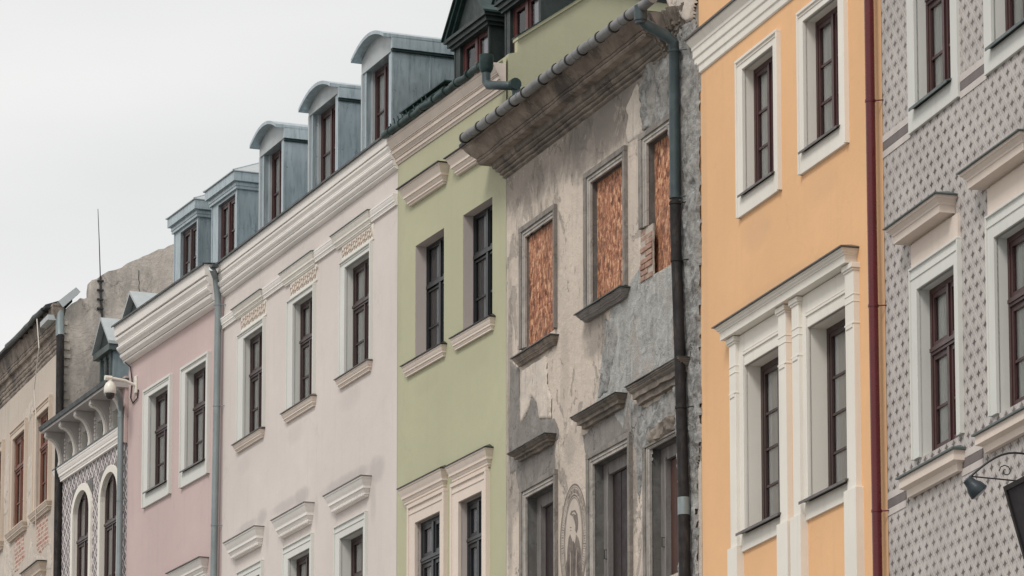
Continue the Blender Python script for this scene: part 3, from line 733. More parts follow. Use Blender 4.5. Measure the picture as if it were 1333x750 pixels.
def dormer(fr, parent, kind, x0, x1, ymid, d0, zb, zt, depth, op, zf=None, label=None):
    """roof dormer standing at plane d0. op: opening px (xl, xr, xf) and its top z"""
    s0 = fr.at(x0, ymid, d0)[0]; s1 = fr.at(x1, ymid - (x1 - x0) * .8, d0)[0]
    o = Op(); o.s0 = fr.at(op[0], ymid, d0)[0]; o.s1 = fr.at(op[1], ymid - (op[1] - op[0]) * .8, d0)[0]; o.z1 = op[3]; o.z0 = zb + .05
    rec = op[2]
    mb = MB()
    # front with its opening, jambs, cheeks
    for a, b, c, e in ((s0, o.s0, zb, zt), (o.s1, s1, zb, zt), (o.s0, o.s1, o.z1, zt), (o.s0, o.s1, zb, o.z0)):
        mb.q((a, d0, c), (b, d0, c), (b, d0, e), (a, d0, e))
    dn = d0 - rec - .6
    for s in (o.s0, o.s1):
        mb.q((s, d0, o.z0), (s, d0 - rec - .02, o.z0), (s, d0 - rec - .02, o.z1), (s, d0, o.z1)); mb.q((s, d0 - rec - .02, o.z0), (s, dn, o.z0), (s, dn, o.z1), (s, d0 - rec - .02, o.z1), m=1)
    for z in (o.z0, o.z1):
        mb.q((o.s0, d0, z), (o.s1, d0, z), (o.s1, d0 - rec - .02, z), (o.s0, d0 - rec - .02, z)); mb.q((o.s0, d0 - rec - .02, z), (o.s1, d0 - rec - .02, z), (o.s1, dn, z), (o.s0, dn, z), m=1)
    mb.q((o.s0, dn, o.z0), (o.s1, dn, o.z0), (o.s1, dn, o.z1), (o.s0, dn, o.z1), m=1)
    for s in (s0, s1): mb.q((s, d0, zb), (s, d0 - depth, zb), (s, d0 - depth, zt), (s, d0, zt))
    mb.q((s0, d0, zt), (s1, d0, zt), (s1, d0 - depth, zt), (s0, d0 - depth, zt))
    mats = {'arch': 'zinc', 'hip': 'zinc', 'green': 'green_slate'}[kind]
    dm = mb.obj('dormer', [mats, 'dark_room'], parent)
    if label: dm['label'] = label
    # standing seams and corner beads on the cheek
    for k in range(1, 4):
        m = MB(); dd = d0 - k * .62
        if -dd + d0 < depth: m.box(s1, s1 + .012, dd - .012, dd + .012, zb, zt - .02); m.obj('seam', mats, dm)
    for q0, q1 in ((s1 - .03, s1 + .008), (s0 - .008, s0 + .03)): m = MB(); m.box(q0, q1, d0 - .03, d0 + .008, zb, zt); m.obj('corner_trim', mats, dm)
    if kind == 'arch':
        rise, ov, n = .19, .075, 18
        arc = lambda e, h: [(s0 - e + (s1 - s0 + 2 * e) * i / n, zt + h + rise * (1 - ((i / n) * 2 - 1) ** 2)) for i in range(n + 1)]
        m = MB()                                          # curved front plate above the window
        top = arc(0, .04); low = [(s1, o.z1 - .002), (s0, o.z1 - .002)]
        m.slab(top + low, d0, d0 + .02); m.box(s0 - .004, s0 + .05, d0, d0 + .026, zb, o.z1 + .0); m.obj('fascia', 'zinc_light', dm)
        m = MB(); A = arc(ov, .03); B = arc(ov, .085)
        ring = A + B[::-1]
        m.slab(ring, d0 + .17, d0 - depth)
        m.obj('dormer_roof', 'zinc', dm, smooth=True)
        m = MB(); m.box(s1 + .003, s1 + ov, d0 - depth, d0 + .02, zt - .13, zt + .045); m.box(s1 + .0, s1 + ov - .025, d0 - depth, d0 + .01, zt - .165, zt - .13, m=1); m.obj('eave_board', ['zinc', 'verdigris'], dm)  # dark strip underneath is the board's shadow, built in as a second colour
        m = MB(); m.tube([(s1 - .02, d0 - 1.25, zt + .10), (s1 - .02, d0 - 1.3, zt + .15), (s1 - .02, d0 - 1.6, zt + .15), (s1 - .02, d0 - 1.65, zt + .10)], .008, 6); m.obj('roof_hook', 'zinc', dm)
    elif kind == 'hip':
        ov = .10
        m = MB()
        m.box(s0 - ov + .05, s1 + ov - .05, d0 - depth, d0 + ov - .05, zt - .02, zt + .05); m.box(s0 - ov, s1 + ov, d0 - depth, d0 + ov, zt + .05, zt + .22)
        m.box(s0 - .04, s1 + .04, d0 - depth, d0 + .04, zt - .07, zt - .02); m.obj('eave_board', 'zinc', dm)
        m = MB(); e = ov + .025; z = zt + .22; c = (s0 + s1) / 2
        r0 = (c, d0 - (s1 - s0) * .5, z + .40); r1 = (c, d0 - depth, z + .40)
        a, b, cc, dd = (s0 - e, d0 + e, z), (s1 + e, d0 + e, z), (s1 + e, d0 - depth, z), (s0 - e, d0 - depth, z)
        m.q(a, b, r0); m.q(b, cc, r1, r0); m.q(a, r0, r1, dd); m.q((s0 - e, d0 + e, z - .015), (s1 + e, d0 + e, z - .015), (s1 + e, d0 + e, z), (s0 - e, d0 + e, z)); m.q((s1 + e, d0 + e, z - .015), (s1 + e, d0 - depth, z - .015), (s1 + e, d0 - depth, z), (s1 + e, d0 + e, z))
        m.q((s0 - e, d0 + e, z - .015), (s1 + e, d0 + e, z - .015), (s1 + e, d0 - depth, z - .015), (s0 - e, d0 - depth, z - .015))
        m.obj('dormer_roof', 'zinc_light', dm)
        m = MB(); m.tube([b, r0], .012, 6); m.tube([a, r0], .012, 6); m.obj('hip_seam', 'zinc', dm)
    elif kind == 'green':
        ov = .13; c = (s0 + s1) / 2; h = (s1 - s0) * .62
        m = MB()
        for k, (e, za, zc) in enumerate(((.05, -.17, -.12), (.09, -.12, -.05), (ov, -.05, .0))): m.box(s0 - e, s1 + e, d0 - depth, d0 + e, zt + za, zt + zc)
        m.obj('eave_board', 'green_slate', dm)
        m = MB()
        for k, e in enumerate((ov, ov * .55)):
            w = .055; A = [(s0 - ov + k * w * 1.5, zt + .002), (c, zt + h - k * w * 1.3), (s1 + ov - k * w * 1.5, zt + .002), (s1 + ov - (k + 1) * w * 1.5, zt + .002), (c, zt + h - (k + 1) * w * 1.3), (s0 - ov + (k + 1) * w * 1.5, zt + .002)]
            m.slab(A, d0 - .02, d0 + e)
        m.obj('pediment_frame', 'verdigris', dm)
        m = MB(); m.slab([(s0 - .02, zt), (s1 + .02, zt), (c, zt + h - .12)], d0 - .03, d0 + .01); m.obj('pediment_panel', 'green_slate', dm)
        m = MB(); m.slab([(s0 - ov - .03, zt - .01), (c, zt + h), (s1 + ov + .03, zt - .01), (s1 + ov + .03, zt + .02), (c, zt + h + .04), (s0 - ov - .03, zt + .02)], d0 + ov + .03, d0 - depth); m.obj('dormer_roof', 'verdigris', dm)
    o.rec = rec - d0
    return dm, o, s0, s1

_fw = frame_window
def frame_in(fr, dm, o, mat, curtain='curtain', **k):
    """a window frame with its panes and curtain all directly under a dormer"""
    f = _fw(fr, dm, o, mat, curtain=curtain, name='window_frame', **k)
    for c in [c for c in bpy.data.objects if c.parent == f]: c.parent = dm
    return f

# ================================================================== 1 nearest house: sgraffito stars
DZ['star_dx'], DZ['star_dz'] = .210, .236
DZ['soot_low'], DZ['soot_high'] = 16.0, 17.85
M['sgraffito'] = sgraffito(); M['sgraffito_small'] = sgraffito_small(); M['derelict'] = derelict_wall()
fr = SGR; H = house(fr, 'grey house covered in a sgraffito pattern of small dark four pointed stars, right edge')
zs = fr.at(1190, 147)[1]
ops = []
for xl, xr, xf in ((1190, 1237, 1206), (1291, None, 1308)):
    o = Op(); o.s0 = fr.at(xl, 100, .035)[0]; o.s1 = fr.at(1237, 70, .035)[0] if xr else o.s0 + (ops[0].s1 - ops[0].s0); o.z0 = zs; o.z1 = zs + 1.95; o.rec = fr.recess(o.s0, zs + .6, xf); ops.append(o)
o = opening(fr, 1192.6, 377, 597, 1241, 1210); ops.append(o)
b = opening(fr, 1293, 309, 540, 1344, 1311); b.z0, b.z1 = o.z0, o.z1; ops.append(b)
third = []
for o_ in (ops[0], ops[2]):                           # a third window bay, mostly beyond the picture
    c = Op(); dx = ops[1].s0 - ops[0].s0; c.s0, c.s1, c.z0, c.z1, c.rec = o_.s0 + 2 * dx, o_.s1 + 2 * dx, o_.z0, o_.z1, o_.rec
    if c.s1 + .3 < fr.len: third.append(c)
ops += third
wall(fr, H, ops, 19.0, 'sgraffito', 'coolwhite')
shell(fr, H, 19.0, 25)
for i, o in enumerate(ops):
    up = o.z0 > 13
    w = frame_window(fr, H, o, 'brown_frame', transom=.37, bar_at=BAR2, fw=.06, leaf=.055, mull=.06, curtain=[(.0, .16, 'curtain_white'), (.15, 1, 'curtain')])
    wl = o.s0 - fr.at(1181 if up else 1183, 300 if not up else 90)[0] if i in (0, 2) else .20
    if up: surround(fr, w, o, .21, .19, .25, fr_wb := .22, 'coolwhite', .035, lip=False); plain_sill(fr, w, o, .02, .03, .10, mat='flash_green')
    else: surround(fr, w, o, .18, .15, .26, 0, 'coolwhite', .035)
# shelf hoods and deep sills of the lower row
for (xl, yt, xr, wb, D) in ((1153, 300, 1218, (1189, 326), .24), (1249, 227.6, 1327, (1288, 253.6), .24)):
    h, s0, s1, zt, zb = hood(fr, H, 'window_hood', xl, yt, xr, wb, D, P=[(0, -.02), (1, -.02), (1, .10), (.93, .13), (.80, .26), (.78, .34), (.74, .36), (.74, .66), (.0, .68), (0, 1)], mat='beige', flash='flash_green', slope=.10)
    mb = MB(); o = ops[2] if xl < 1200 else ops[3]
    mb.box(o.s0 - .16, o.s1 + .13, -.01, .030, o.z1 + .262, zb + .05); mb.obj('frieze_panel', 'beige', H)
for (xl, yt, xr, wb) in ((1170, 625, 1241, (1191, 647)), (1269, 569, 1340, (1286, 592))):
    hood(fr, H, 'window_sill', xl, yt, xr, wb, .13, P=[(0, -.02), (1, -.02), (1, .5), (.52, .62), (.46, 1), (0, 1)], mat='beige', flash='flash_green', slope=.06, fth=.02)
# painted string bands
for (zc, gaps) in ((fr.at(1151, 191)[1], [(ops[0].s0 - .21, ops[0].s1 + .19), (ops[1].s0 - .21, ops[1].s1 + .19)]), (fr.at(1157, 657)[1], [(fr.at(1180, 630)[0], fr.at(1252, 590)[0]), (fr.at(1280, 575)[0], fr.at(1352, 530)[0])])):
    cur = .004
    for a, b in gaps + [(fr.len, fr.len)]:
        if a - cur > .05:
            m = MB(); m.box(cur, a - .003, 0, .006, zc - .045, zc + .045); o_ = m.obj('painted_band', 'dark_band', H) if 'dark_band' in M else None
            if o_ is None:
                M['dark_band'] = painted('dark_grey_band_paint', (.17, .145, .14), .9, .15); M['light_band'] = painted('pale_band_paint', (.56, .51, .48), .9, .1); m.obj('painted_band', 'dark_band', H)
            for q in (-.09, .09): m = MB(); m.box(cur, a - .003, 0, .008, zc + q - .038, zc + q + .038); m.obj('painted_band', 'light_band', H)
        cur = b + .003

# ================================================================== 2 orange house
fr = ORA; H = house(fr, 'orange house with cream window surrounds and a pilastered double window')
u1 = opening(fr, 966, 94, 262, 1006, 981); u2 = opening(fr, 1045, 30, 206, 1090.5, 1061.6)
l1 = opening(fr, 968, 477, 700, 1011, 990); l2 = opening(fr, 1050, 429, 659, 1097, 1076)
u1.z0 = u2.z0 = 15.30; u1.z1 = u2.z1 = 16.88; l1.z0 = l2.z0 = 11.16; l1.z1 = l2.z1 = 13.21
l1.s1 = fr.at(1013, 455, .075)[0] - .02; l2.s1 = fr.at(1100, 400, .075)[0] - .02
wall(fr, H, [u1, u2, l1, l2], 20.2, 'orange', 'white')
shell(fr, H, 20.2, 25)
for o, px in ((u1, (958, 1012, 81, 286)), (u2, (1038, 1099, 18, 230))):
    w = frame_window(fr, H, o, 'brown_frame', bar_at=[(0, .34), (.34, .67), (.67, 1)], fw=.06, leaf=.05, mull=.06, curtain=[(.0, .20, 'curtain_white'), (.19, 1, 'curtain')])
    sur_px(fr, w, o, px[0], px[1], px[2], px[3], 'white', .04, wo=.03)
    plain_sill(fr, w, o, .06, .04, .09, drop=.0, slope=.05, th=.014)
for o in (l1, l2):
    w = frame_window(fr, H, o, 'dark_frame', bar_at=[(0, .27), (.27, .51), (.51, .76), (.76, 1)], fw=.07, leaf=.05, mull=.06, curtain=[(.0, .18, 'curtain_white'), (.17, 1, 'curtain_warm')])
    plain_sill(fr, w, o, .10, .06, .12, slope=.05)
# aedicule round the two lower windows
zc = fr.at(940, 443, .15)[1]; zt = fr.at(930, 428, .20)[1]
sa = fr.at(930, 428, .20)[0] + .22; sb = fr.at(1096, 318, .20)[0] - .22
en = MB(); en.moulding(sa - .02, sb + .02, prof([(0, -.02), (1, -.02), (1, .10), (.93, .13), (.90, .24), (.80, .34), (.80, .42), (.74, .44), (.74, 1), (0, 1)], .20, zt, zc + .01))
eo = en.obj('double_window_cornice', 'white', H); m = MB(); hip_cap(m, sa - .25, sb + .25, .23, zt + .006, .08, .012); m.obj('flashing', 'flash', eo)
zl = 8.2
def px_s(x, y): return fr.at(x, y, .075)[0]
panels = MB()
for o in (l1, l2):                                   # architrave field behind the pilasters
    panels.box(o.s0 - .33, o.s0, -.02, .028, o.z0 - .20, zc); panels.box(o.s0, o.s1 + .02, -.02, .028, o.z1, zc)
    panels.box(o.s0 - .02, o.s1 + .03, .0, .045, o.z1 + .13, o.z1 + .16); panels.box(o.s0 - .02, o.s1 + .03, .0, .038, o.z1 + .17, o.z1 + .185); panels.box(o.s0 - .04, o.s0 - .002, 0, .042, o.z0, o.z1 + .13)
    panels.box(o.s0, o.s1 + .02, -.02, .03, o.z0 - .20, o.z0 - .001); panels.box(o.s1 + .02, o.s1 + .12, -.02, .028, o.z0 - .20, zc)
panels.obj('window_surround', 'white', H, bevel=.004)
for (xa, xb, y) in ((949, 957, 480), (1013, 1022.5, 460), (1030.5, 1039.5, 450), (1100, 1111, 410)):
    a, b = px_s(xa, y), px_s(xb, y - 6)
    m = MB(); m.box(a, b, -.02, .075, l1.z0 - .12, zc - .05)
    m.box(a - .025, b + .025, -.02, .105, zc - .06, zc + .0); m.box(a - .012, b + .012, -.02, .09, zc - .085, zc - .06)
    for q in (.50, .62): m.box(a - .006, b + .006, -.02, .082, zc - q * .7 - .014, zc - q * .7)
    m.box(a - .006, b + .006, -.02, .084, zc - .70, zc - .675); m.box(a + .03, b - .03, .05, .086, zc - .74, zc - .70)
    m.box(a - .05, b + .05, -.02, .10, zl, l1.z0 - .12)
    m.obj('pilaster', 'white', H, bevel=.006)
# string cornice
zt, zb = fr.at(904, 45, .12)[1], fr.at(915, 94)[1]
m = MB(); m.moulding(.0, fr.len - .004, prof([(0, -.02), (1, -.02), (1, .05), (.85, .12), (.62, .22), (.60, .30), (.52, .32), (.50, .34), (.50, .52), (.45, .54), (.36, .56), (.36, .76), (.30, .77), (.22, .79), (.22, .97), (.1, 1), (0, 1)], .12, zt, zb), True, False, seg=1)
co = m.obj('string_cornice', 'white', H); m = MB(); m.prism([(0, zt + .05), (.15, zt + .02), (.15, zt - .004), (0, zt + .035)], -.14, fr.len - .01); m.obj('flashing', 'flash', co)
# oxblood downpipe
dp, P = pipe(fr, H, [(1130.5, -40, .11), (1131, 0, .11), (1134.5, 250, .11), (1138.5, 500, .11), (1142.5, 750, .11), (1146, 1000, .11), (1152, 1500, .11)], .054, 'pipe_red')
clips(dp, fr, P, [fr.at(1132, 133, .1)[1], fr.at(1137, 399, .1)[1], fr.at(1141, 666, .1)[1]], .054, 'iron' if False else 'pipe_red', .1)

# ================================================================== 3 derelict house
fr = DER; H = house(fr, 'derelict house with crumbling plaster and windows boarded with chipboard')
b1 = opening(fr, 683, 309, 452, 719.5, 688.5); b2 = opening(fr, 768, 238, 401, 809.5, 777); b3 = opening(fr, 841, 187, 362, 886, 852)
e1 = opening(fr, 683.6, 648, 880, 720, 698.5); e2 = opening(fr, 771, 605, 850, 816, 785.5); e3 = opening(fr, 845, 585, 820, 892, 860)
for o in (e1, e2, e3): o.z0 = 11.1
for o in (e1, e2, e3, b2, b3): o.rm = 3
zw = 18.2
wall(fr, H, [b1, b2, b3, e1, e2, e3], zw, 'derelict', 'grey_trim')
shell(fr, H, zw, 28, mat_side='dark_render', mat_roof='roof_far')
def old_surround(o, wl, wr, wt, parent, bottom=None, mat='grey_trim', light='pale_grey_trim', wb=0):
    z0 = bottom if bottom is not None else o.z0
    m = MB(); m.box(o.s0 - wl, o.s0 - wl * .55, -.02, .055, z0, o.z1 + wt * .55); m.box(o.s1 + wr * .45, o.s1 + wr, -.02, .055, z0, o.z1 + wt * .55)
    m.box(o.s0 - wl, o.s1 + wr, -.02, .057, o.z1 + wt * .55, o.z1 + wt)
    a = m.obj('surround_moulding', mat, parent, bevel=.006)
    m = MB(); m.box(o.s0 - wl * .55, o.s0, -.02, .035, z0, o.z1 + wt * .55); m.box(o.s1, o.s1 + wr * .45, -.02, .035, z0, o.z1 + wt * .55); m.box(o.s0, o.s1, -.02, .034, o.z1, o.z1 + wt * .55)
    m.box(o.s0 - wl * .38, o.s0 - wl * .25, 0, .045, z0, o.z1 + wt * .3); m.box(o.s0 - wl * .38, o.s1 + wr * .3, 0, .046, o.z1 + wt * .25, o.z1 + wt * .38)
    m.obj('surround_moulding', light, parent, bevel=.004)
for o, wl, wr, bot in ((b1, .20, .09, None), (b2, .22, .12, None), (b3, .24, .05, fr.at(840, 297)[1])):
    m = MB(); m.box(o.s0 + .002, o.s1 - .002, -o.rec - .02, -o.rec, o.z0 + .002, o.z1 - .002); bd = m.obj('chipboard', 'osb', H)
    old_surround(o, wl, wr, .17, bd, bot)
m = MB(); m.tube([(b1.s0 + .25, .0, b1.z1 + .03), (b1.s0 + .25, .05, b1.z1 - .03)], .012, 6); m.tube([(b1.s0 + .7, .0, b1.z1 + .03), (b1.s0 + .7, .05, b1.z1 - .03)], .012, 6); m.obj('bent_nail', 'iron', H)
hood(fr, H, 'window_sill', 667, 468, 717, (675, 480), .11, P=P_SILL, mat='soffit_stone', flash='flash', slope=.03, rough=.010, seg=26)
hood(fr, H, 'window_sill', 750, 411, 808, (763, 422), .14, P=P_SILL, mat='dark_render', flash='zinc_dark', slope=.03, rough=.016, seg=30)
for (tip, xr, wb, rg) in (((661, 592), 709, (672, 607), .010), ((743, 545), 801, (761, 561), .008), ((814, 505), 884, (838, 527), .015)):
    hood(fr, H, 'window_hood', *tip, xr, wb, .18, P=P_STONEHOOD, mat='old_stone', flash='zinc_dark', slope=.03, fth=.008, rough=rg, seg=36, over=.015)
for o, wl, wr, rl in ((e1, .20, .10, 'oxblood_wood'), (e2, .20, .12, 'oxblood_wood'), (e3, .20, .08, 'red_wood')):
    d = -o.rec; m = MB(); fwd = .19
    m.box(o.s0, o.s0 + fwd, d - .06, d, o.z0, o.z1); m.box(o.s1 - fwd, o.s1, d - .06, d, o.z0, o.z1); m.box(o.s0 + fwd, o.s1 - fwd, d - .06, d - .002, o.z1 - .16, o.z1)
    m.box(o.s0 + fwd - .03, o.s0 + fwd + .012, d - .06, d + .018, o.z0, o.z1 - .13)
    f = m.obj('window', 'dirty_wood', H, bevel=.004)
    m = MB()
    for k in range(4):
        a = o.s0 + fwd + .012 + k * .155; b = min(a + .149, o.s1 - fwd)
        if b - a > .03:
            m = MB(); m.box(a, b, d - .10, d - .055 + (k % 2) * .006, o.z0, o.z1 - .17); m.obj('board', rl, f, bevel=.003)
    m = MB(); m.tube([(o.s0 + fwd * .6, d + .0, o.z1 - 1.15), (o.s0 + fwd * .6, d + .035, o.z1 - 1.15), (o.s0 + fwd * .6, d + .035, o.z1 - 1.27), (o.s0 + fwd * .6, d, o.z1 - 1.27)], .007, 6); m.obj('handle', 'iron', f)
    if o is not e3: old_surround(o, wl, wr, .17, f, mat='grey_trim')
    else: old_surround(o, wl, wr, .06, f, mat='grey_trim')
# flaking coats of plaster, each with a ragged edge and its own relief
rough_sheet(fr, H, 'rough_render_strip', 'grey_render', [(838, 96), (862, 60), (884, 34), (906, 24), (911.5, 60), (913, 94), (912, 150), (913, 220), (914, 300), (913, 380), (912, 470), (914, 540), (913, 590), (909, 610), (909, 660), (910, 700), (910, 790), (885, 790), (887, 640), (880, 500), (878, 330), (874, 172), (866, 160), (838, 172), (836, 140)], .040, .034, .024, 3, .022)
rough_sheet(fr, H, 'bare_render', 'blue_render', [(822, 364), (832, 350), (852, 358), (874, 344), (882, 336), (883, 470), (868, 480), (838, 497), (822, 512), (812, 560), (790, 520), (776, 527), (784, 480), (790, 430), (797, 398), (814, 392)], .014, .006, .022, 5, .03)
rough_sheet(fr, H, 'bare_render', 'grey_render', [(787, 415), (800, 418), (806, 440), (800, 470), (792, 512), (779, 520), (783, 480), (789, 440)], .024, .012, .022, 6, .03)
rough_sheet(fr, H, 'bare_render', 'dark_render', [(664, 470), (677, 482), (677, 552), (688, 520), (700, 515), (708, 545), (722, 545), (728, 560), (727, 572), (690, 600), (664, 618), (662, 560), (664, 520)], .012, .008, .022, 8, .02)
rough_sheet(fr, H, 'pale_patch', 'pale_plaster', [(678, 484), (700, 470), (712, 462), (714, 500), (719, 520), (719, 545), (703, 546), (700, 525), (693, 516), (688, 535), (679, 552)], .026, .005, .022, 9, .02)
rough_sheet(fr, H, 'bare_render', 'dark_render', [(670, 608), (722, 572), (723, 610), (676, 642)], .008, .005, .022, 12, .02)
rough_sheet(fr, H, 'bare_render', 'dark_render', [(758, 566), (818, 525), (820, 560), (764, 600)], .008, .005, .022, 13, .02)
rough_sheet(fr, H, 'bare_render', 'grey_render', [(818, 520), (842, 530), (880, 505), (880, 545), (850, 560), (850, 600), (838, 612), (832, 660), (828, 590), (820, 560)], .014, .010, .022, 14, .03)
rough_sheet(fr, H, 'broken_masonry', 'old_stone', [(848, 566), (858, 552), (872, 543), (882, 540), (882, 560), (866, 572), (850, 580)], .075, .05, .025, 15, .03)
rough_sheet(fr, H, 'bare_render', 'pale_plaster', [(830, 108), (836, 122), (839, 148), (836, 172), (831, 178), (818, 186), (815, 174), (819, 152), (815, 142), (822, 126)], .018, .004, .022, 17, .012)
# exposed bricks beside the third board, laid one by one
s_a, s_b = fr.at(835, 320)[0], fr.at(851, 310)[0]; z_a, z_b = fr.at(840, 368)[1], fr.at(840, 298)[1]
bed = MB(); bed.slab(jag([(s_a, z_a), (s_b, z_a), (s_b, z_b), (s_a, z_b)], .03, .05, 4), -.01, .012); bed.obj('mortar_bed', 'mortar', H)
z = z_a + .02; row = 0
while z < z_b - .07:
    x = s_a + (.02 if row % 2 else -.06)
    while x < s_b - .05:
        a, b = max(x, s_a + .01), min(x + .23, s_b - .01)
        if b - a > .05 and random.random() < .72:
            m = MB(); q = random.uniform(-.012, .012); m.box(a, b, -.01, .026 + q, z, z + .063); m.obj('brick', 'brickish', H, bevel=.006)
        x += .245
    z += .076; row += 1
# great cornice
D = .50
zt = fr.at(613, 183, D)[1]; zb = fr.at(659, 233)[1]
s_end = fr.at(868, 62)[0]
pr_ = prof(P_OLD, D, zt, zb); cut = 18
m = MB(); m.moulding(.004, s_end, pr_[:cut + 1], True, False, seg=90, rough=.009)
cn = m.obj('cornice', 'soffit_stone', H)
m = MB(); m.moulding(.004, s_end, pr_[cut:], True, False, seg=90, rough=.009); m.obj('cornice_bed', 'old_stone', H)
m = MB(); m.box(-D, s_end + .05, -.1, D + .03, zt + .0, zt + .05); m.obj('eave_board', 'roof_far', cn)
for k in range(16):                                   # shattered stub at the near end
    s = s_end + .02 + k * .045; m = MB(); f_ = max(.12, 1 - k / 12 + random.uniform(-.15, .12)); a = random.uniform(0, .06)
    m.moulding(s - .03, s + .035, [(d_ * f_ + random.uniform(0, .02), z_ - a * .5 + random.uniform(-.01, .01)) for d_, z_ in prof(P_OLD[::2], D, zt, zb + .1 * (k / 16) + random.uniform(-.05, .08))], False, False, seg=2, rough=.03); m.obj('broken_cornice_stone', 'old_stone', cn)
rough_sheet(fr, H, 'pale_patch', 'pale_plaster', [(872, -30), (871, 2), (876, 14), (882, 22), (889, 19), (897, 30), (903, 28), (907, 8), (910, -30)], .06, .004, .02, 21, .035)
# lead gutter with its straps and round outlet
Z0 = fr.at(603, 181, .60)[1]; Z1 = fr.at(838, 6, .60)[1]; S0 = fr.at(603, 181, .60)[0]; S1 = fr.at(850, -3, .60)[0]; SS = fr.at(838, 6, .60)[0]
gz = lambda s: Z0 + (Z1 - Z0) * (s - S0) / (SS - S0)
m = MB(); m.tube([(S0 + (S1 - S0) * k / 24, .60 + .006 * math.sin(k * 2.1), gz(S0 + (S1 - S0) * k / 24) + .006 * math.sin(k * 1.3)) for k in range(25)], .066, 16)
gt = m.obj('gutter', 'gutter_grey', H, smooth=True)
for x, y in ((605, 175), (625, 158), (638, 150), (651, 140), (669, 128), (684, 114), (707, 97), (725, 83), (741, 69), (758, 53), (781, 39), (799, 25), (819, 10)):
    s = fr.at(x, y, .60)[0]; m = MB(); w = random.choice((.012, .016)); m.tube([(s - w, .60, gz(s - w)), (s + w, .60, gz(s + w))], .076 + random.uniform(0, .006), 16)
    m.obj('gutter_strap', 'iron', gt, smooth=True)
for x, y in ((615, 167), (632, 154), (660, 134), (676, 121), (696, 105), (716, 90), (733, 76), (749, 61), (770, 46), (790, 32), (809, 17)):
    s = fr.at(x, y, .60)[0]; m = MB(); m.tube([(s - .03, .60, gz(s - .03)), (s + .03, .60, gz(s + .03))], .0695, 16); m.obj('gutter_joint', 'gutter_grey', gt, smooth=True)
hs, hz = fr.at(834, 10, .60); m = MB(); m.tube([(hs, .60, hz + .02), (hs, .60, hz - .17)], [.085, .085], 14); m.tube([(hs, .60, hz - .15), (hs, .60, hz - .21)], [.075, .07], 14); m.obj('gutter_outlet', 'pipe_blue', gt, smooth=True)
top, P = pipe(fr, H, [(834, 14, .60), (834, 25, .585), (840, 31, .54), (870, 49, .22), (877, 56, .16), (877.5, 66, .14), (878, 160, .13), (879, 258, .13)], .068, 'pipe_blue')
low, P2 = pipe(fr, H, [(879, 262, .13), (879.5, 300, .13), (884.5, 450, .13), (888.5, 600, .13), (890, 648, .13)], .070, 'pipe_black')
low2, P3 = pipe(fr, H, [(890, 651, .13), (891.5, 750, .13), (893, 900, .13), (900, 1500, .13)], .074, 'pipe_black')
m = MB(); m.tube([(P3[0][0], .13, P3[0][2] + .03), (P3[0][0] + .002, .13, P3[0][2] - .19)], .078, 14); m.obj('pipe_collar', 'pipe_zinc', low2, smooth=True)
clips(top, fr, P, [fr.at(877, 68, .13)[1], fr.at(879, 257, .13)[1]], .068, 'pipe_blue', .1, arm=.2)
clips(low, fr, P2, [fr.at(879, 265, .13)[1], fr.at(880, 340, .13)[1], fr.at(888, 530, .13)[1]], .070, 'pipe_black', .1, arm=.2)
m = MB(); s, z = fr.at(886, 700, .205); m.slab([(s - .03, z + .25), (s + .04, z + .3), (s + .05, z - .4), (s - .05, z - .5), (s - .05, z)], .185, .20)
# mural: an oval ring of marks round a man in a dark coat, seen to the chest
cs, cz = fr.at(747, 700)[0], fr.at(747, 704)[1]
aw = (fr.at(765, 690)[0] - fr.at(729.5, 714)[0]) / 2; ah = fr.at(747, 630)[1] - cz
def oval(k, n=64, kh=None): return [(cs + aw * k * math.cos(2 * math.pi * i / n), cz + (ah - aw * (1 - k)) * math.sin(2 * math.pi * i / n)) for i in range(n)]
def ringmesh(k0, k1, name, mat, d, parent):
    A, B = oval(k0), oval(k1); m = MB()
    for i in range(64): j = (i + 1) % 64; m.q((A[i][0], d, A[i][1]), (B[i][0], d, B[i][1]), (B[j][0], d, B[j][1]), (A[j][0], d, A[j][1]))
    return m.obj(name, mat, parent)
m = MB(); O = oval(1.0); m.slab(O, 0, .004); mu = m.obj('oval_mural', 'ink_pale', H)
ringmesh(1.0, .95, 'ring', 'ink', .006, mu); ringmesh(.92, .90, 'ring', 'ink', .006, mu); ringmesh(.72, .67, 'ring', 'ink', .006, mu); ringmesh(.64, .615, 'ring', 'ink', .006, mu)
m = MB(); n = 120
for i in range(n):
    t_ = 2 * math.pi * i / n; kk = .81; rx, rz_ = aw * kk, ah - aw * (1 - kk)
    x, z = cs + rx * math.cos(t_), cz + rz_ * math.sin(t_); nx, nz_ = math.cos(t_), math.sin(t_)
    h = .036 * random.uniform(.6, 1.2); w = random.choice((.007, .011, .015)); tx, tz = -nz_, nx
    m.q((x - nx * h - tx * w, .006, z - nz_ * h - tz * w), (x + nx * h - tx * w, .006, z + nz_ * h - tz * w), (x + nx * h + tx * w * .2, .006, z + nz_ * h + tz * w * .2), (x - nx * h + tx * w * .2, .006, z - nz_ * h + tz * w * .2))
o_ = m.obj('ring_marks', 'ink', mu); o_['kind'] = 'stuff'
tp = lambda L: [fr.at(600 + x / 5, 600 + y / 5) for x, y in L]
def flat(L, name, mat, d): m = MB(); m.slab(tp(L), .002, d); return m.obj(name, mat, mu)
flat([(716, 350), (735, 360), (748, 390), (756, 430), (752, 480), (742, 505), (722, 500), (714, 470), (706, 452), (712, 430), (708, 405), (714, 375)], 'face', 'ink_pale', .0055)
flat([(712, 350), (722, 326), (745, 320), (760, 345), (766, 400), (763, 445), (755, 470), (747, 455), (748, 420), (740, 385), (730, 362), (718, 352)], 'hair', 'ink', .0065)
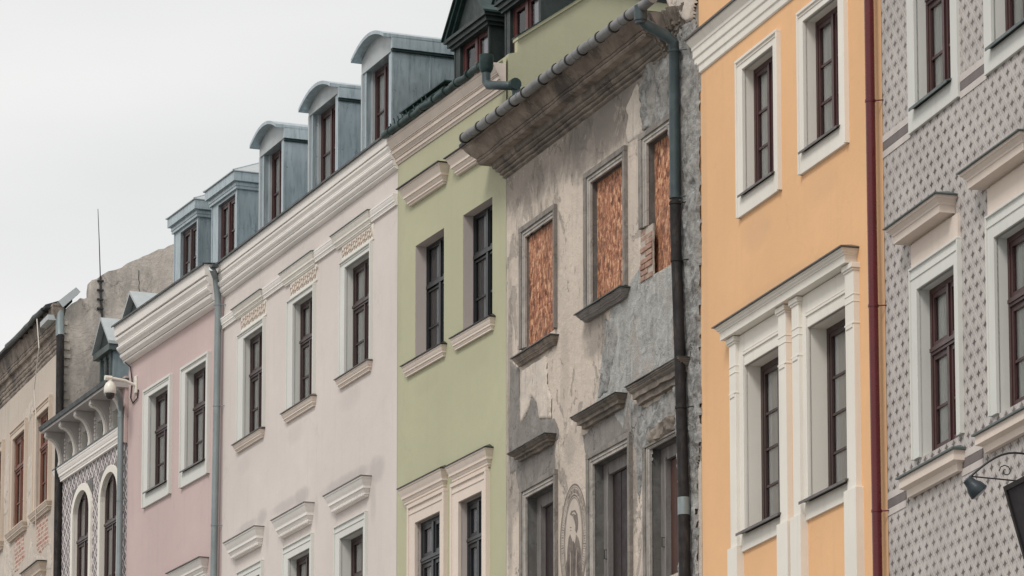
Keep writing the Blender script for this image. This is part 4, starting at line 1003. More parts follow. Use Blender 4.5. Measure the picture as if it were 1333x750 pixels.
flat([(714, 478), (704, 500), (697, 560), (692, 640), (682, 700), (690, 790), (690, 860), (800, 860), (795, 760), (787, 640), (780, 560), (768, 505), (754, 480), (748, 520), (740, 545), (728, 520), (720, 500)], 'coat', 'ink', .0065)
flat([(735, 520), (742, 540), (748, 640), (744, 760), (735, 760), (730, 640)], 'coat_front', 'ink_dark', .0075)
flat([(712, 430), (722, 432), (722, 437), (714, 438)], 'eye', 'ink_dark', .0065)
for k in range(14):
    x_ = 694 + k * 6.6; y_ = 560 + 9 * abs(k - 7)
    flat([(x_, y_), (x_ + 2.2, y_), (x_ + 1 - (k - 7) * .6, 850), (x_ - 1 - (k - 7) * .6, 850)], 'coat_hatching', 'ink_pale' if k % 6 == 3 else 'ink_dark', .008)
flat([(726, 340), (742, 332), (752, 348), (748, 352), (738, 344), (728, 348)], 'hair_light', 'ink_pale', .0075)
flat([(713, 452), (722, 451), (722, 455), (714, 456)], 'mouth', 'ink_dark', .0065)
flat([(722, 478), (740, 500), (750, 484), (748, 520), (738, 512), (726, 498)], 'collar', 'ink_pale', .0085)
flat([(760, 620), (775, 700), (770, 760), (755, 700)], 'coat_fold', 'ink_dark', .0075)
flat([(704, 600), (712, 640), (704, 740), (696, 700)], 'coat_fold', 'ink_dark', .0075)

# ================================================================== 4 green house
fr = GRE; H = house(fr, 'pale green house with plain deep window openings and dark green dormers')
w1 = opening(fr, 541, 321, 471, 578, 555, d=0); w2 = opening(fr, 603, 280.4, 437, 641, 616, d=0)
w1.z0 = w2.z0 = 15.95; w1.z1 = w2.z1 = 17.68
g1 = opening(fr, 541, 682, 880, 573.5, 547.8); g2 = opening(fr, 597.5, 656, 870, 628, 608)
for o in (g1, g2): o.z0 = 11.5; o.z1 = 13.48
ztop = 19.6
wall(fr, H, [w1, w2, g1, g2], ztop, 'green', 'green_reveal')
shell(fr, H, ztop - .1, 33, mat_side='green', mat_roof='verdigris', s1=fr.len - .12)
for o in (w1, w2):
    w = frame_window(fr, H, o, 'black_frame', transom=.36, bar_at=BAR2, fw=.035, leaf=.03, mull=.07, thin=True, glass='glass_dark', curtain=[(.0, .245, 'curtain_dark'), (.25, .34, 'curtain_white'), (.42, .62, 'curtain')])
for o in (g1, g2):
    w = frame_window(fr, H, o, 'black_frame', transom=.28, bar_at=BAR2, fw=.06, leaf=.06, mull=.07, glass='glass_dark', curtain=[(.0, .10, 'curtain_dark'), (.10, .26, 'curtain_white'), (.28, .36, 'curtain_dark'), (.42, .8, 'curtain')])
    surround(fr, w, o, .27, .19, .30, 0, 'beige', .05, wo=.05)
D = .09
for a in ((522.4, 478, 574, (534.4, 490)), (586, 441.8, 637, (598, 455))): hood(fr, H, 'window_sill', *a, D, P=P_SILL, mat='beige', flash='flash_black', slope=.06, over=.02)
for a in ((518.4, 247.4, 571, (538, 268)), (580, 207.5, 631, (600, 228))): hood(fr, H, 'window_hood', *a, .17, P=P_HOOD, mat='beige', flash='flash_black', slope=.06)
for a in ((517.5, 638, 573, (533, 660)), (579, 609, 631, (598, 628))): hood(fr, H, 'window_hood', *a, .13, P=P_HOOD, mat='beige', flash='flash_black', slope=.07, over=.015)
zb = fr.at(520, 214)[1]; D = .19; zt = fr.at(503, 182, D)[1]
m = MB(); m.moulding(.01, fr.len - .01, prof(P_ATTIC, D, zt, zb), False, False); cn = m.obj('cornice', 'beige', H)
# dented copper gutter and apron
m = MB(); n = 60; z = zt + .07; L = fr.len - .05
ring = []
for k in range(n + 1):
    s = .0 + L * k / n; w = .012 * noise.noise((s * 4, 1, 2)) + .01 * math.sin(s * 9); ring.append((s, D + .03 + w, z - .01 + .02 * noise.noise((s * 3, 5, 2))))
m.tube(ring, [.055 + .009 * noise.noise((k * .9, 3, 3)) for k in range(n + 1)], 10); gt = m.obj('gutter', 'verdigris', H, smooth=True)
for k in range(9):
    s = .25 + k * .44; m = MB(); m.tube([(s - .012, D + .03, z), (s + .012, D + .03, z)], .070, 10); m.obj('gutter_strap', 'verdigris', gt, smooth=True)
m = MB(); a = .12
m.prism([(D - .02, z + .0), (D - .02, z + .03), (-.05, z + .33), (-.30, z + .33), (-.3, z - .1), (0, z - .1)], a, 1.75); m.box(a - .04, 1.9, -.1, .02, z + .33, z + .35); m.obj('roof_apron', 'verdigris', H)
for k in range(10):
    s = .2 + k * .16; m = MB(); m.tube([(s, D - .01, z + .04), (s + random.uniform(-.02, .02), D + .02, z + .12 + random.uniform(0, .05))], .010, 6); m.obj('snow_guard_post', 'verdigris', H)
for (x0, x1, xa, xb, yk, zz) in ((592, 637, 599, 635, 60, 0), (658, 704, 664, 701, 10, 0)):
    d0 = -.55
    zt_ = fr.at(635, 20, d0)[1]
    dm, o, s0, s1 = dormer(fr, H, 'green', x0, x1, yk, d0, z - .05, zt_, 2.2, (xa, xb, .05, fr.at(599, 58, d0)[1]))
    f = frame_in(fr, dm, o, 'red_frame', leaves=2, fw=.05, leaf=.05, mull=.09, bar_at=None, glass='glass_dark', curtain=[(.60, .88, 'curtain_white')])
    m = MB(); c0 = o.s0 + .12; dd = -o.rec - .02
    m.slab([(c0, o.z0 + .1), (c0 + .09, o.z0 + .1), (c0 + .16, o.z1 - .12), (c0 + .11, o.z1 - .12)], dd - .28, dd - .10); m.obj('open_sash', 'red_frame', dm)
    m = MB(); m.slab([(c0 + .04, o.z0 + .1), (c0 - .05, o.z0 + .1), (c0 - .01, o.z1 - .3), (c0 + .06, o.z1 - .12)], dd - .14, dd - .12); m.obj('curtain', 'curtain_white', dm)
# hopper and swan neck
A = lambda x, y, d: (fr.at(x, y, d)[0], d, fr.at(x, y, d)[1])
m = MB(); c = A(633, 82, .36); m.tube([(c[0], c[1], c[2] + .11), (c[0], c[1], c[2] - .08), (c[0], c[1], c[2] - .14)], [.105, .10, .07], 14)
hp = m.obj('hopper_head', 'verdigris', H, smooth=True)
m = MB(); m.tube([A(633, 90, .36), A(633, 107, .36), A(636, 111, .36), A(655, 111.5, .30), A(668, 112, .20), A(672, 116, .16), A(673, 150, .14), A(668, 420, .14)][:7], .062, 12); m.obj('swan_neck', 'pipe_blue', H, smooth=True)
m = MB(); q = A(670, 110, .19); m.tube([(q[0] - .05, q[1], q[2]), (q[0] + .05, q[1], q[2] + .0)], .085, 12); m.obj('pipe_joint', 'verdigris', H, smooth=True)
# raised gable wall beside the derelict roof
S = fr.len - .004
pg = [fr.gable(x, y, S) for x, y in ((662, 70), (673.5, 68), (673.5, 51), (760, -3), (880, -78))]
poly = [(-.003, 14)] + pg + [(pg[-1][0] - 1, 14)]
m = MB(); m.prism(poly, S - .10, S); gw = m.obj('gable_wall', 'green', H)
m = MB(); a, b = pg[2], pg[4]; m.prism([(a[0] + .01, a[1] + .03), (b[0], b[1] + .03), (b[0], b[1] - .02), (a[0] + .01, a[1] - .02)], S - .14, S + .035); m.prism([(a[0] + .02, a[1] + .045), (b[0], b[1] + .045), (b[0], b[1] + .03), (a[0] + .02, a[1] + .03)], S - .16, S + .05, m=1); m.obj('coping', ['green', 'verdigris'], gw)

# ================================================================== 5 cream house
fr = CRE; H = house(fr, 'cream house with white window surrounds, leafy friezes and three arched zinc dormers')
U = [opening(fr, 316.6, 443, 573, 342, 325.6), opening(fr, 381, 398, 533, 407.6, 391), opening(fr, 448.6, 350, 489, 481, 459.6)]
for o in U: o.z1 = 18.07; o.z0 = 16.36
Lw = [opening(fr, 314, 760, 900, 337.5, 324), opening(fr, 374.4, 728, 880, 402.5, 386), opening(fr, 441.6, 701.6, 850, 472.4, 457)]
for o in Lw: o.z0 = o.z1 - 1.85
CD = .17; ze = fr.at(282, 346, CD)[1]
wall(fr, H, U + Lw, ze, 'cream', 'coolwhite')
shell(fr, H, ze - .05, 24, mat_side='cream', mat_roof='zinc')
for o, px in zip(U, ((309.5, 343.5, 437), (374, 408.6, 393), (442.5, 482.5, 343))):
    w = frame_window(fr, H, o, 'dark_frame', transom=.37, bar_at=BAR2, curtain=[(.0, .16, 'curtain_white'), (.15, 1, 'curtain')])
    sur_px(fr, w, o, px[0], px[1], px[2], None, 'coolwhite', .04)
for o in Lw:
    w = frame_window(fr, H, o, 'dark_frame', transom=.34, bar_at=BAR2, curtain=[(.0, .16, 'curtain_white'), (.15, 1, 'curtain_warm')])
    surround(fr, w, o, .22, .13, .22, 0, 'coolwhite', .035)
for a in ((302.6, 580.5, 338, (309, 591)), (366, 540, 405, (374.5, 551)), (436, 495.6, 477.6, (443.5, 507.5))):
    hood(fr, H, 'window_sill', *a, .09, P=P_SILL, mat='beige', flash='flash', slope=.06, over=.02)
HS = []
for k, a in enumerate(((301, 404.4, 338, (307, 419)), (363, 358, 405, (373, 374)), (430, 309, 478, (443, 324)))):
    h, s0, s1, zt, zb = hood(fr, H, 'window_hood', *a, .11, P=P_HOOD, mat='white', flash='flash_green', slope=.05, over=.015); HS.append((s0 + .06, s1 - .06, zb))
    o = U[k]; zt_s = o.z1 + (fr.at((309.5, 374, 442.5)[k], (437, 393, 343)[k])[1] - o.z1)
    m = MB(); m.box(o.s0 - .17, o.s1 + .12, -.01, .018, zt_s + .004, zb + .02); fz = m.obj('leaf_frieze', 'white', H)
    m = MB(); za, zb2 = zt_s + .03, zb - .01; x = o.s0 - .12; i = 0; hh = (zb2 - za)
    while x < o.s1 + .06:                              # curling acanthus stems
        zc_ = (za + zb2) / 2; sg = 1 if i % 2 else -1
        pts = [(x + .07 * math.cos(t_ * .8) * (1 - t_ / 9), .022, zc_ + sg * hh * .36 * math.sin(t_ * .8) * (1 - t_ / 12)) for t_ in range(0, 8)]
        m.tube(pts, .0085, 5); m.tube([(x + .03, .022, zc_ - sg * hh * .4), (x + .10, .022, zc_ + sg * hh * .4)], .010, 5); m.tube([(x - .02, .022, zc_ + sg * hh * .42), (x + .05, .022, zc_ + sg * hh * .2)], .007, 5)
        x += .105; i += 1
    m.obj('leaf_carving', 'ornament', fz)['kind'] = 'stuff'
za, zb = fr.at(488, 274)[1] + .0, fr.at(488, 288)[1]
cur = .01
for k, (a, b, _) in enumerate(HS + [(fr.len - .01, 0, 0)]):
    m = MB(); m.moulding(cur, a, prof(P_SILL, .075, za, zb), k == 0, False); m.obj('string_course', 'oldwhite', H); cur = b
for a in ((291, 708, 331, (306, 730)), (353, 678.6, 396, (369, 702)), (421, 647, 470, (436, 670.5))):
    h, s0, s1, zt, zb = hood(fr, H, 'window_hood', *a, .17, P=P_HOOD, mat='oldwhite', flash='flash', slope=.03, over=.015)
    m = MB(); s = s0 + .17; n = 0
    while s < s1 - .15: m.box(s, s + .035, .04, .10, zb + .015, zb + .055); s += .068
    m.obj('dentils', 'oldwhite', h)['kind'] = 'stuff'
zb = fr.at(292, 387.4)[1]; zt = ze
m = MB(); m.moulding(.0, fr.len + .01, prof(P_BIG, CD, zt, zb), False, False, seg=40, rough=.0015); cn = m.obj('cornice', 'oldwhite', H)
m = MB(); m.prism([(-.1, zt + .07), (CD + .04, zt + .025), (CD + .04, zt - .005), (CD + .03, zt - .005), (CD + .02, zt + .012), (-.1, zt + .05)], -.04, fr.len + .02); m.obj('eave_flashing', 'zinc_dark', cn)
for k, (x0, x1, ym, sp, oa, ob, of, yt) in enumerate(((339, 369.5, 235, (339, 202), 343.5, 366.3, 355, 202), (403, 440.5, 185, (403, 155), 407, 436.5, 419.5, 149), (472, 510, 130, (472, 91), 477, 506, 492, 94))):
    d0 = .02
    z_sp = fr.at(*sp, d0)[1]; zo = fr.at(oa, yt, d0)[1]
    s_o = fr.at(oa, ym, d0)[0]; pr = fr.recess(s_o, (z_sp + zt) / 2, of)
    dm, o, s0, s1 = dormer(fr, H, 'arch', x0, x1, ym, d0, zt - .05, z_sp + .08, 3.2, (oa, ob, .13, zo))
    frame_in(fr, dm, o, 'brown_frame', leaves=2, fw=.05, leaf=.045, mull=.06, bar_at=[(0, .5), (.5, 1)], curtain=[(.08, 1, 'curtain')])
    m = MB(); m.box(o.s0, o.s0 + .035, -o.rec + .0, -o.rec + .045, o.z0, o.z1); m.obj('window_trim', 'zinc_light', dm)

# ================================================================== 6 pink house
fr = PIN; H = house(fr, 'dusty pink house with two white framed windows and flat topped zinc dormers')
p1 = opening(fr, 193.5, 517, 645, 219, 203); p2 = opening(fr, 241.6, 488.6, 618, 268.4, 252.4)
p1.z0 = p2.z0 = 16.40; p1.z1 = p2.z1 = 18.13
q1 = Op(); q1.s0, q1.s1, q1.z1, q1.z0, q1.rec = p2.s0, p2.s1, 14.2, 12.4, .15
q2 = Op(); q2.s0, q2.s1, q2.z1, q2.z0, q2.rec = p1.s0, p1.s1, 14.2, 12.4, .15
CD = .29; ze = fr.at(147, 427, CD)[1]
wall(fr, H, [p1, p2, q1, q2], ze, 'pink', 'coolwhite')
shell(fr, H, ze - .05, 22, mat_side='pink', mat_roof='zinc')
for o, px in ((p1, (187, 222, 509, 661)), (p2, (235.5, 271.4, 480, 635))):
    w = frame_window(fr, H, o, 'dark_frame', transom=.37, bar_at=BAR2, curtain=[(.0, .16, 'curtain_white'), (.15, 1, 'curtain')])
    sur_px(fr, w, o, px[0], px[1], px[2], px[3], 'coolwhite', .045, wo=.04)
    plain_sill(fr, w, o, .08, .03, .10, mat='flash', th=.014, slope=.05)
for o in (q1, q2):
    w = frame_window(fr, H, o, 'dark_frame', transom=.37, bar_at=BAR2); surround(fr, w, o, .24, .13, .22, 0, 'coolwhite', .04)
hood(fr, H, 'window_hood', 217.5, 747.5, 260, (228, 768), .16, P=P_HOOD, mat='oldwhite', flash='flash', slope=.04)
hood(fr, H, 'window_hood', 168, 775, 208, (178, 795), .16, P=P_HOOD, mat='oldwhite', flash='flash', slope=.04)
zb = fr.at(167, 476)[1]
m = MB(); m.moulding(.0, fr.len - .20, prof(P_BIG, CD, ze, zb), False, False, seg=30, rough=.002); cn = m.obj('cornice', 'oldwhite', H)
m = MB(); m.prism([(-.1, ze + .07), (CD + .04, ze + .025), (CD + .04, ze - .005), (CD + .03, ze - .005), (CD + .02, ze + .012), (-.1, ze + .05)], -.04, fr.len - .18); m.obj('eave_flashing', 'zinc_dark', cn)
for k, (x0, x1, ym, oa, ob, ztp, zo) in enumerate(((227, 258, 320, 235, 256, (227, 300), (235, 303)), (276, 309, 290, 284, 306, (276, 265), (284, 268)))):
    d0 = .05; z_t = fr.at(*ztp, d0)[1]; z_o = fr.at(*zo, d0)[1]
    dm, o, s0, s1 = dormer(fr, H, 'hip', x0, x1, ym, d0, ze - .05, z_t, 3.0, (oa, ob, .05, z_o))
    frame_in(fr, dm, o, 'dark_frame' if k == 0 else 'brown_frame', leaves=2, fw=.05, leaf=.045, mull=.07, bar_at=[(0, .55), (.55, 1)], curtain=[(.05, 1, 'curtain')])
# zinc downpipe with swept top, between the pink and cream cornices
dp, P = pipe(fr, H, [(276, 349, .30), (281, 362, .16), (283.5, 385, .11), (284, 400, .10), (281.5, 560, .10), (278, 750, .10), (274, 1000, .10), (268, 1500, .10)], .058, 'pipe_zinc')
m = MB(); m.box(P[0][0] - .06, P[0][0] + .10, .22, .33, P[0][2] - .0, P[0][2] + .05); m.obj('gutter_end', 'zinc_dark', dp)
clips(dp, fr, P, [fr.at(284, 397, .1)[1], fr.at(281, 529, .1)[1], fr.at(279, 684, .1)[1]], .058, 'pipe_zinc', .1)

# ================================================================== 7 small house with bracketed eaves
fr = SMA; H = house(fr, 'low grey house with diamond sgraffito, curved eave brackets and arched windows')
a1 = opening(fr, 95, 661, 860, 109.5, 101); a2 = opening(fr, 131, 632, 840, 146.5, 137)
zs = max(a1.z1, a2.z1)
for o in (a1, a2): o.z1 = zs + .14; o.z0 = 14.6; o.s1 = o.s0 + 1.05
zmt = fr.at(80, 617)[1]; zmb = fr.at(80, 627)[1]
ED = .39; zev = fr.at(137, 491, ED)[1] - .08; zev0 = fr.at(58, 561, ED)[1] - .08; zev = (zev + zev0) / 2
fo = []
for k in range(4):
    o = Op(); o.s0 = .42 + k * .98; o.s1 = o.s0 + .46; o.z0 = zmt + .10; o.z1 = zmt + .52; o.rec = .10; fo.append(o)
wall(fr, H, [a1, a2], zmb, 'sgraffito_small', 'white')
m = wall(fr, H, fo, zev, 'shaded_grey' if 'shaded_grey' in M else 'oldwhite', 'white', z0=zmb, name='frieze_wall')
for o in fo:
    m = MB(); m.box(o.s0, o.s1, -.14, -.10, o.z0, o.z1); pn = m.obj('attic_shutter', 'flash_green', H)
    m = MB(); m.box(o.s0 - .05, o.s1 + .05, -.1, .05, o.z0 - .04, o.z0); m.obj('sill', 'flash_black', pn)
for o in (a1, a2):
    c, r = (o.s0 + o.s1) / 2, (o.s1 - o.s0) / 2; zsp = o.z1 - r * .85; n = 14
    arc = [(c + r * math.cos(math.pi * i / n), zsp + r * .85 * math.sin(math.pi * i / n)) for i in range(n + 1)]
    w = frame_window(fr, H, o, 'dark_frame', transom=.34, bar_at=BAR2, curtain=[(.06, 1, 'curtain_warm')])
    m = MB()                                          # spandrels fill the corners of the opening
    for side in (0, 1):
        A = arc[:n // 2 + 1] if side == 0 else arc[n // 2:]
        corner = (o.s1, o.z1) if side == 0 else (o.s0, o.z1)
        A = [p for p in A if abs(p[0] - corner[0]) > 1e-6 or abs(p[1] - corner[1]) > 1e-6]
        m.slab(A + [corner], -o.rec - .0, .0)
    m.obj('spandrel', 'white', w)
    m = MB(); AW = .13; k0, k1 = r, r + AW
    R0 = [(c + k0 * math.cos(math.pi * i / n), zsp + k0 * .85 * math.sin(math.pi * i / n)) for i in range(n + 1)]; R1 = [(c + k1 * math.cos(math.pi * i / n), zsp + (k0 * .85 + AW) * math.sin(math.pi * i / n)) for i in range(n + 1)]
    ringp = [(o.s1, o.z0)] + R0 + [(o.s0, o.z0), (o.s0 - AW, o.z0)] + R1[::-1] + [(o.s1 + AW, o.z0)]
    m.slab(ringp, -.01, .045); m.obj('window_surround', 'white', w, bevel=.004)
    for sx in (-1, 1):
        m = MB(); m.slab([(c + sx * (r + AW), o.z1 + AW), (c + sx * (r * .5), o.z1 + AW), (c + sx * (r + AW), o.z1 - .2)], 0, .012); m.obj('corner_panel', 'flash', w)
m = MB(); m.moulding(.0, fr.len - .15, prof(P_SILL, .12, zmt + .08, zmb - .03), True, False); sc_ = m.obj('string_course', 'oldwhite', H); m = MB(); m.box(-.14, fr.len - .1, -.02, .135, zmt + .085, zmt + .10); m.obj('flashing', 'flash_green', sc_)
# soffit, brackets, eave
m = MB(); m.box(-.0, fr.len + .02, -.2, ED, zev - .02, zev + .10); ev = m.obj('eave_soffit', 'shaded_grey', H)
m = MB(); m.prism([(ED, zev + .02), (ED + .03, zev + .03), (ED + .05, zev + .10), (-.3, zev + .20), (-.3, zev + .10), (ED, zev + .09)], -.03, fr.len + .03); m.obj('gutter', 'zinc_dark', ev)
for k in range(5):
    s = .10 + k * .98; n = 10; top_ = zev - .02; foot = zmt + .08
    arcp = [(ED - .08 - (ED - .13) * math.sin(math.pi / 2 * i / n), top_ - .10 - (top_ - .12 - foot) * .78 * (1 - math.cos(math.pi / 2 * i / n))) for i in range(n + 1)]
    m = MB(); m.prism([(.0, top_), (ED - .03, top_), (ED - .03, top_ - .08)] + arcp + [(.06, foot), (0, foot)], s, s + .13)
    bk = m.obj('eave_bracket', 'shaded_grey', H, bevel=.006)
    m = MB(); pth = [(s + .065, a + .012, b - .012) for a, b in arcp]
    m.tube([(s + .065, ED - .03, top_ - .07)] + pth + [(s + .065, .075, foot + .02)], .035, 8); m.obj('scroll_edge', 'pale_edge', bk, smooth=True)
for k in range(5):
    s = .31 + k * .98; m = MB()
    for j in range(7): m.box(s + .02 * (j % 2), s + .05 + .02 * (j % 2), 0, .03, zmt + .12 + j * .075, zmt + .17 + j * .075)
    m.obj('carved_chain', 'pale_edge', H)['kind'] = 'stuff'
shell(fr, H, zev + .1, 22, mat_side='gable_wall', mat_roof='flash_green')
m = MB(); q = [fr.at(143, 493)[0], fr.len - .01]; m.slab([(fr.at(158, 520)[0], zev - .3), (fr.at(159, 540)[0], zmb), (fr.len - .004, zmb - .1), (fr.len - .004, zev + .2), (fr.at(152, 500)[0], zev + .2)], .0, .06); m.obj('end_pier', 'pink', H)
dp, P = pipe(fr, H, [(149, 507, .40), (153, 511, .30), (156.5, 519, .17), (157.5, 535, .10), (156.5, 620, .10), (155, 750, .10), (151, 1000, .10), (146, 1500, .1)], .056, 'pipe_zinc')
clips(dp, fr, P, [fr.at(157, 543, .1)[1], fr.at(156, 652, .1)[1]], .056, 'pipe_zinc', .1)
# two gabled dormers
for (ap, lf, rt, base, d0) in (((131.5, 417), (122, 462), (144, 444), 492, -.55), ((170, 382), (160, 417), (182, 404), 440, -.55)):
    sa_, za_ = fr.at(*ap, d0 + .1); sl, zl_ = fr.at(*lf, d0 + .1); sr_, zr_ = fr.at(*rt, d0 + .1); c = (sl + sr_) / 2; zz = (zl_ + zr_) / 2
    zbs = fr.at(lf[0] + 12, base + 6, d0)[1]
    m = MB(); m.box(sl + .12, sr_ - .12, d0 - 2.2, d0, zbs - .6, zz); dm = m.obj('dormer', 'zinc', H)
    m = MB(); m.slab([(sl + .08, zz), (sr_ - .08, zz), (c, za_ - .06)], d0 - .02, d0 + .03); m.obj('pediment_panel', 'green_slate', dm)
    m = MB(); m.slab([(sl, zz - .03), (c, za_ - .03), (sr_, zz - .03), (sr_, zz + .03), (c, za_ + .03), (sl, zz + .03)], d0 + .14, d0 - 2.2); m.obj('dormer_roof', 'zinc_light', dm)
    m = MB(); m.box(sl + .02, sr_ - .02, d0 - .1, d0 + .12, zz - .14, zz - .02); m.obj('eave_board', 'flash_green', dm)
    m = MB(); m.box(sl + .28, sr_ - .28, d0, d0 + .01, zbs - .3, zz - .2); m.obj('pane', 'glass_dark', dm)
    m = MB()
    for s in (sl + .20, c - .03, sr_ - .26): m.box(s, s + .06, d0, d0 + .04, zbs - .5, zz - .14)
    m.obj('window_frame', 'flash_green', dm)

# ================================================================== 8 farthest house
fr = FAR; H = house(fr, 'weathered old house with rusty brown windows and a bare gable at the far left')
f1 = opening(fr, 17, 572, 694, 32.5, 20.5); f2 = opening(fr, 47.5, 545, 665, 64, 53.5)
f0 = Op(); dx = f2.s0 - f1.s0; f0.s0, f0.s1 = f1.s0 - dx, f1.s1 - dx
f1.z1 = f2.z1 = (f1.z1 + f2.z1) / 2; f1.z0 = f2.z0 = (f1.z0 + f2.z0) / 2; f0.z0, f0.z1, f0.rec = f1.z0, f1.z1, f1.rec
D = .22; zt = fr.at(60, 405, D)[1]; zb = fr.at(72, 462)[1]
wall(fr, H, [f0, f1, f2], zt, 'far_wall', 'far_trim')
for o in (f0, f1, f2):
    w = frame_window(fr, H, o, 'orange_frame', transom=.33, bar_at=BAR2, fw=.06, leaf=.055, glass='glass_dark', curtain=[(.1, 1, 'curtain_warm')])
    surround(fr, w, o, .20, .12, .20, 0, 'far_trim', .05, wo=.04)
    m = MB(); m.moulding(o.s0 - .16, o.s1 + .10, prof(P_SILL, .12, o.z0 + .01, o.z0 - .16)); m.obj('sill', 'far_trim', w)
for k, (px, sd_) in enumerate((([(19, 698), (32, 682), (31, 705), (33, 725), (27, 733), (25, 742), (19, 745)], 31), ([(47, 676), (63, 663), (62, 690), (65, 708), (58, 712), (53, 722), (48, 716)], 32))):
    rough_sheet(fr, H, 'crumbling_brick_patch', 'small_bricks', px, .008, .012, .03, sd_, .02)
for px, sd_ in (([(2, 600), (12, 590), (14, 640), (10, 668), (3, 672)], 41), ([(36, 600), (44, 585), (45, 640), (43, 668), (36, 690), (33, 650)], 42), ([(2, 700), (14, 712), (18, 748), (8, 765), (0, 760)], 43), ([(40, 700), (46, 722), (60, 726), (66, 700), (68, 740), (52, 745), (36, 738)], 44), ([(30, 540), (42, 520), (44, 536), (34, 560)], 45)):
    rough_sheet(fr, H, 'pale_patch', 'pale_plaster', px, .008, .004, .03, sd_, .04)
hood(fr, H, 'window_hood', 27, 748, 49, (36, 770), .18, P=P_HOOD, mat='far_trim', flash='flash_black', slope=.05)
m = MB(); m.moulding(.0, fr.len - .12, prof(P_OLD, D, zt, zb), False, True, seg=80, rough=.015); cn = m.obj('cornice', 'soffit_stone', H)
m = MB(); m.prism([(-.2, zt + .22), (D + .10, zt + .03), (D + .10, zt - .03), (D + .0, zt - .03), (-.2, zt + .12)], .0, fr.len - .10); m.obj('eave_edge', 'roof_far', cn)
for k in range(6):
    s = fr.len - 2.6 + k * .45; m = MB(); m.tube([(s, D + .05, zt - .06), (s + .02, D - .25, zt - .02)], .018, 6); m.obj('gutter_bracket', 'iron', cn)
m = MB(); m.tube([(fr.len - 3.5 + .35 * k, D + .10 + random.uniform(-.01, .01), zt - .02 + random.uniform(-.02, .02)) for k in range(10)], .05, 8); m.obj('gutter', 'zinc_dark', cn, smooth=True)
# bare gable wall facing the low house: stepped, broken verge
S = fr.len - .004
pg = [fr.gable(x, y, S) for x, y in ((86, 402), (93, 396), (100, 392), (104, 388), (110, 389), (116, 386), (118, 384), (117.5, 376), (119.5, 365), (126, 363), (133, 358), (150, 351), (165, 343), (180, 337), (200, 328), (227, 318), (270, 300), (330, 276))]
poly = [(-.01, 15)] + [(-.01, pg[0][1] - .2)] + pg + [(pg[-1][0] - 2, pg[-1][1]), (pg[-1][0] - 2, 15)]
m = MB(); m.prism(jag(poly, .03, .10, 9), S - .35, S); gw = m.obj('gable_wall', 'gable_wall', H)
m = MB(); a = fr.gable(181, 352, S); b = fr.gable(182, 400, S); m.tube([(S, a[0] + (b[0] - a[0]) * k / 12 + random.uniform(-.012, .012), a[1] + (b[1] - a[1]) * k / 12) for k in range(13)], .007, 5); m.obj('crack', 'iron', gw)
m = MB(); zz = pg[0][1]
for k in range(13):                                   # toothed brick edge where the next house was torn off
    z = zz - .25 - k * .16; w = random.uniform(.05, .13)
    m = MB(); m.box(S, S + .02 + random.uniform(0, .02), -.02 - w, -.01, z - .07, z); m.obj('brick', 'mortar', gw)
shell(fr, H, zt - .1, 24, mat_side='gable_wall', mat_roof='roof_far', s1=S - .36)
# flashing and pipe at the corner
A = lambda x, y, d: (fr.at(x, y, d)[0], d, fr.at(x, y, d)[1])
a, b, c, d_ = [fr.gable(x, y, S + .03) for x, y in ((74, 394), (97, 376), (103, 382), (80, 402))]
m = MB(); m.prism([a, b, c, d_], S - .1, S + .16); m.obj('verge_flashing', 'zinc_light', H)
m = MB(); m.tube([A(78, 399, .06), A(78, 430, .06), A(78.3, 438, .06)], .085, 10); pp = m.obj('drainpipe', 'pipe_zinc', H, smooth=True)
m = MB(); m.tube([A(78.5, 436, .06), A(77.8, 520, .06), A(76.5, 600, .06), A(74.5, 750, .06), A(70, 1000, .06), A(62, 1500, .06)], .075, 12); m.obj('drainpipe', 'pipe_black', H, smooth=True)
m = MB(); m.box(*[sorted(v) for v in ((A(59, 415, .2)[0], A(69, 410, .2)[0]),)][0], .10, .30, A(64, 415, .2)[2] - .1, A(64, 415, .2)[2]); m.obj('gutter_outlet', 'zinc_light', H)
m = MB(); m.box(S - .42, S - .2, .0, .012, 14, zb - .05); m.obj('corner_strip', 'far_trim', H)

# ================================================================== small things of their own
# lightning mast on the bare gable
b0 = fr.gable(131, 360, S + .03); t0 = fr.gable(127.5, 272, S + .03); d0_, zb0 = b0
am = thing('antenna_mast', 'thin dark mast standing up from the bare gable wall', 'antenna', fr, S + .03, b0[0], zb0)
org = (S + .03, b0[0], zb0)
lo = fr.gable(133.5, 415, S + .03)
m = MB(org); m.tube([(S + .03, b0[0], zb0 - .15), (S + .03, (b0[0] + t0[0]) / 2, (zb0 + t0[1]) / 2), (S + .03, t0[0], t0[1])], [.012, .009, .006], 8); m.obj('rod', 'iron', am)
m = MB(org); m.tube([(S + .02, b0[0], zb0), (S + .02, (b0[0] + lo[0]) / 2 + .01, (zb0 + lo[1]) / 2), (S + .02, lo[0], lo[1])], .022, 8); m.obj('down_cable', 'iron', am)
for k in range(4):
    z = zb0 - .1 - k * .18; m = MB(org); m.box(S, S + .05, b0[0] - .06, b0[0] + .06, z, z + .03); m.obj('bracket', 'iron', am)
# hanging cable in front of the farthest house
a = A(48, 415, .55); b = A(47, 545, .30)
cb = thing('hanging_cable', 'thin pale cable hanging down the far left house from its eave', 'cable', fr, a[0], a[1], a[2])
m = MB(a); m.tube([a, (a[0], .5, (a[2] * 2 + b[2]) / 3), (b[0], .35, (a[2] + 2 * b[2]) / 3), b, A(46.5, 690, .08)], .010, 6); m.obj('cable', 'white', cb)
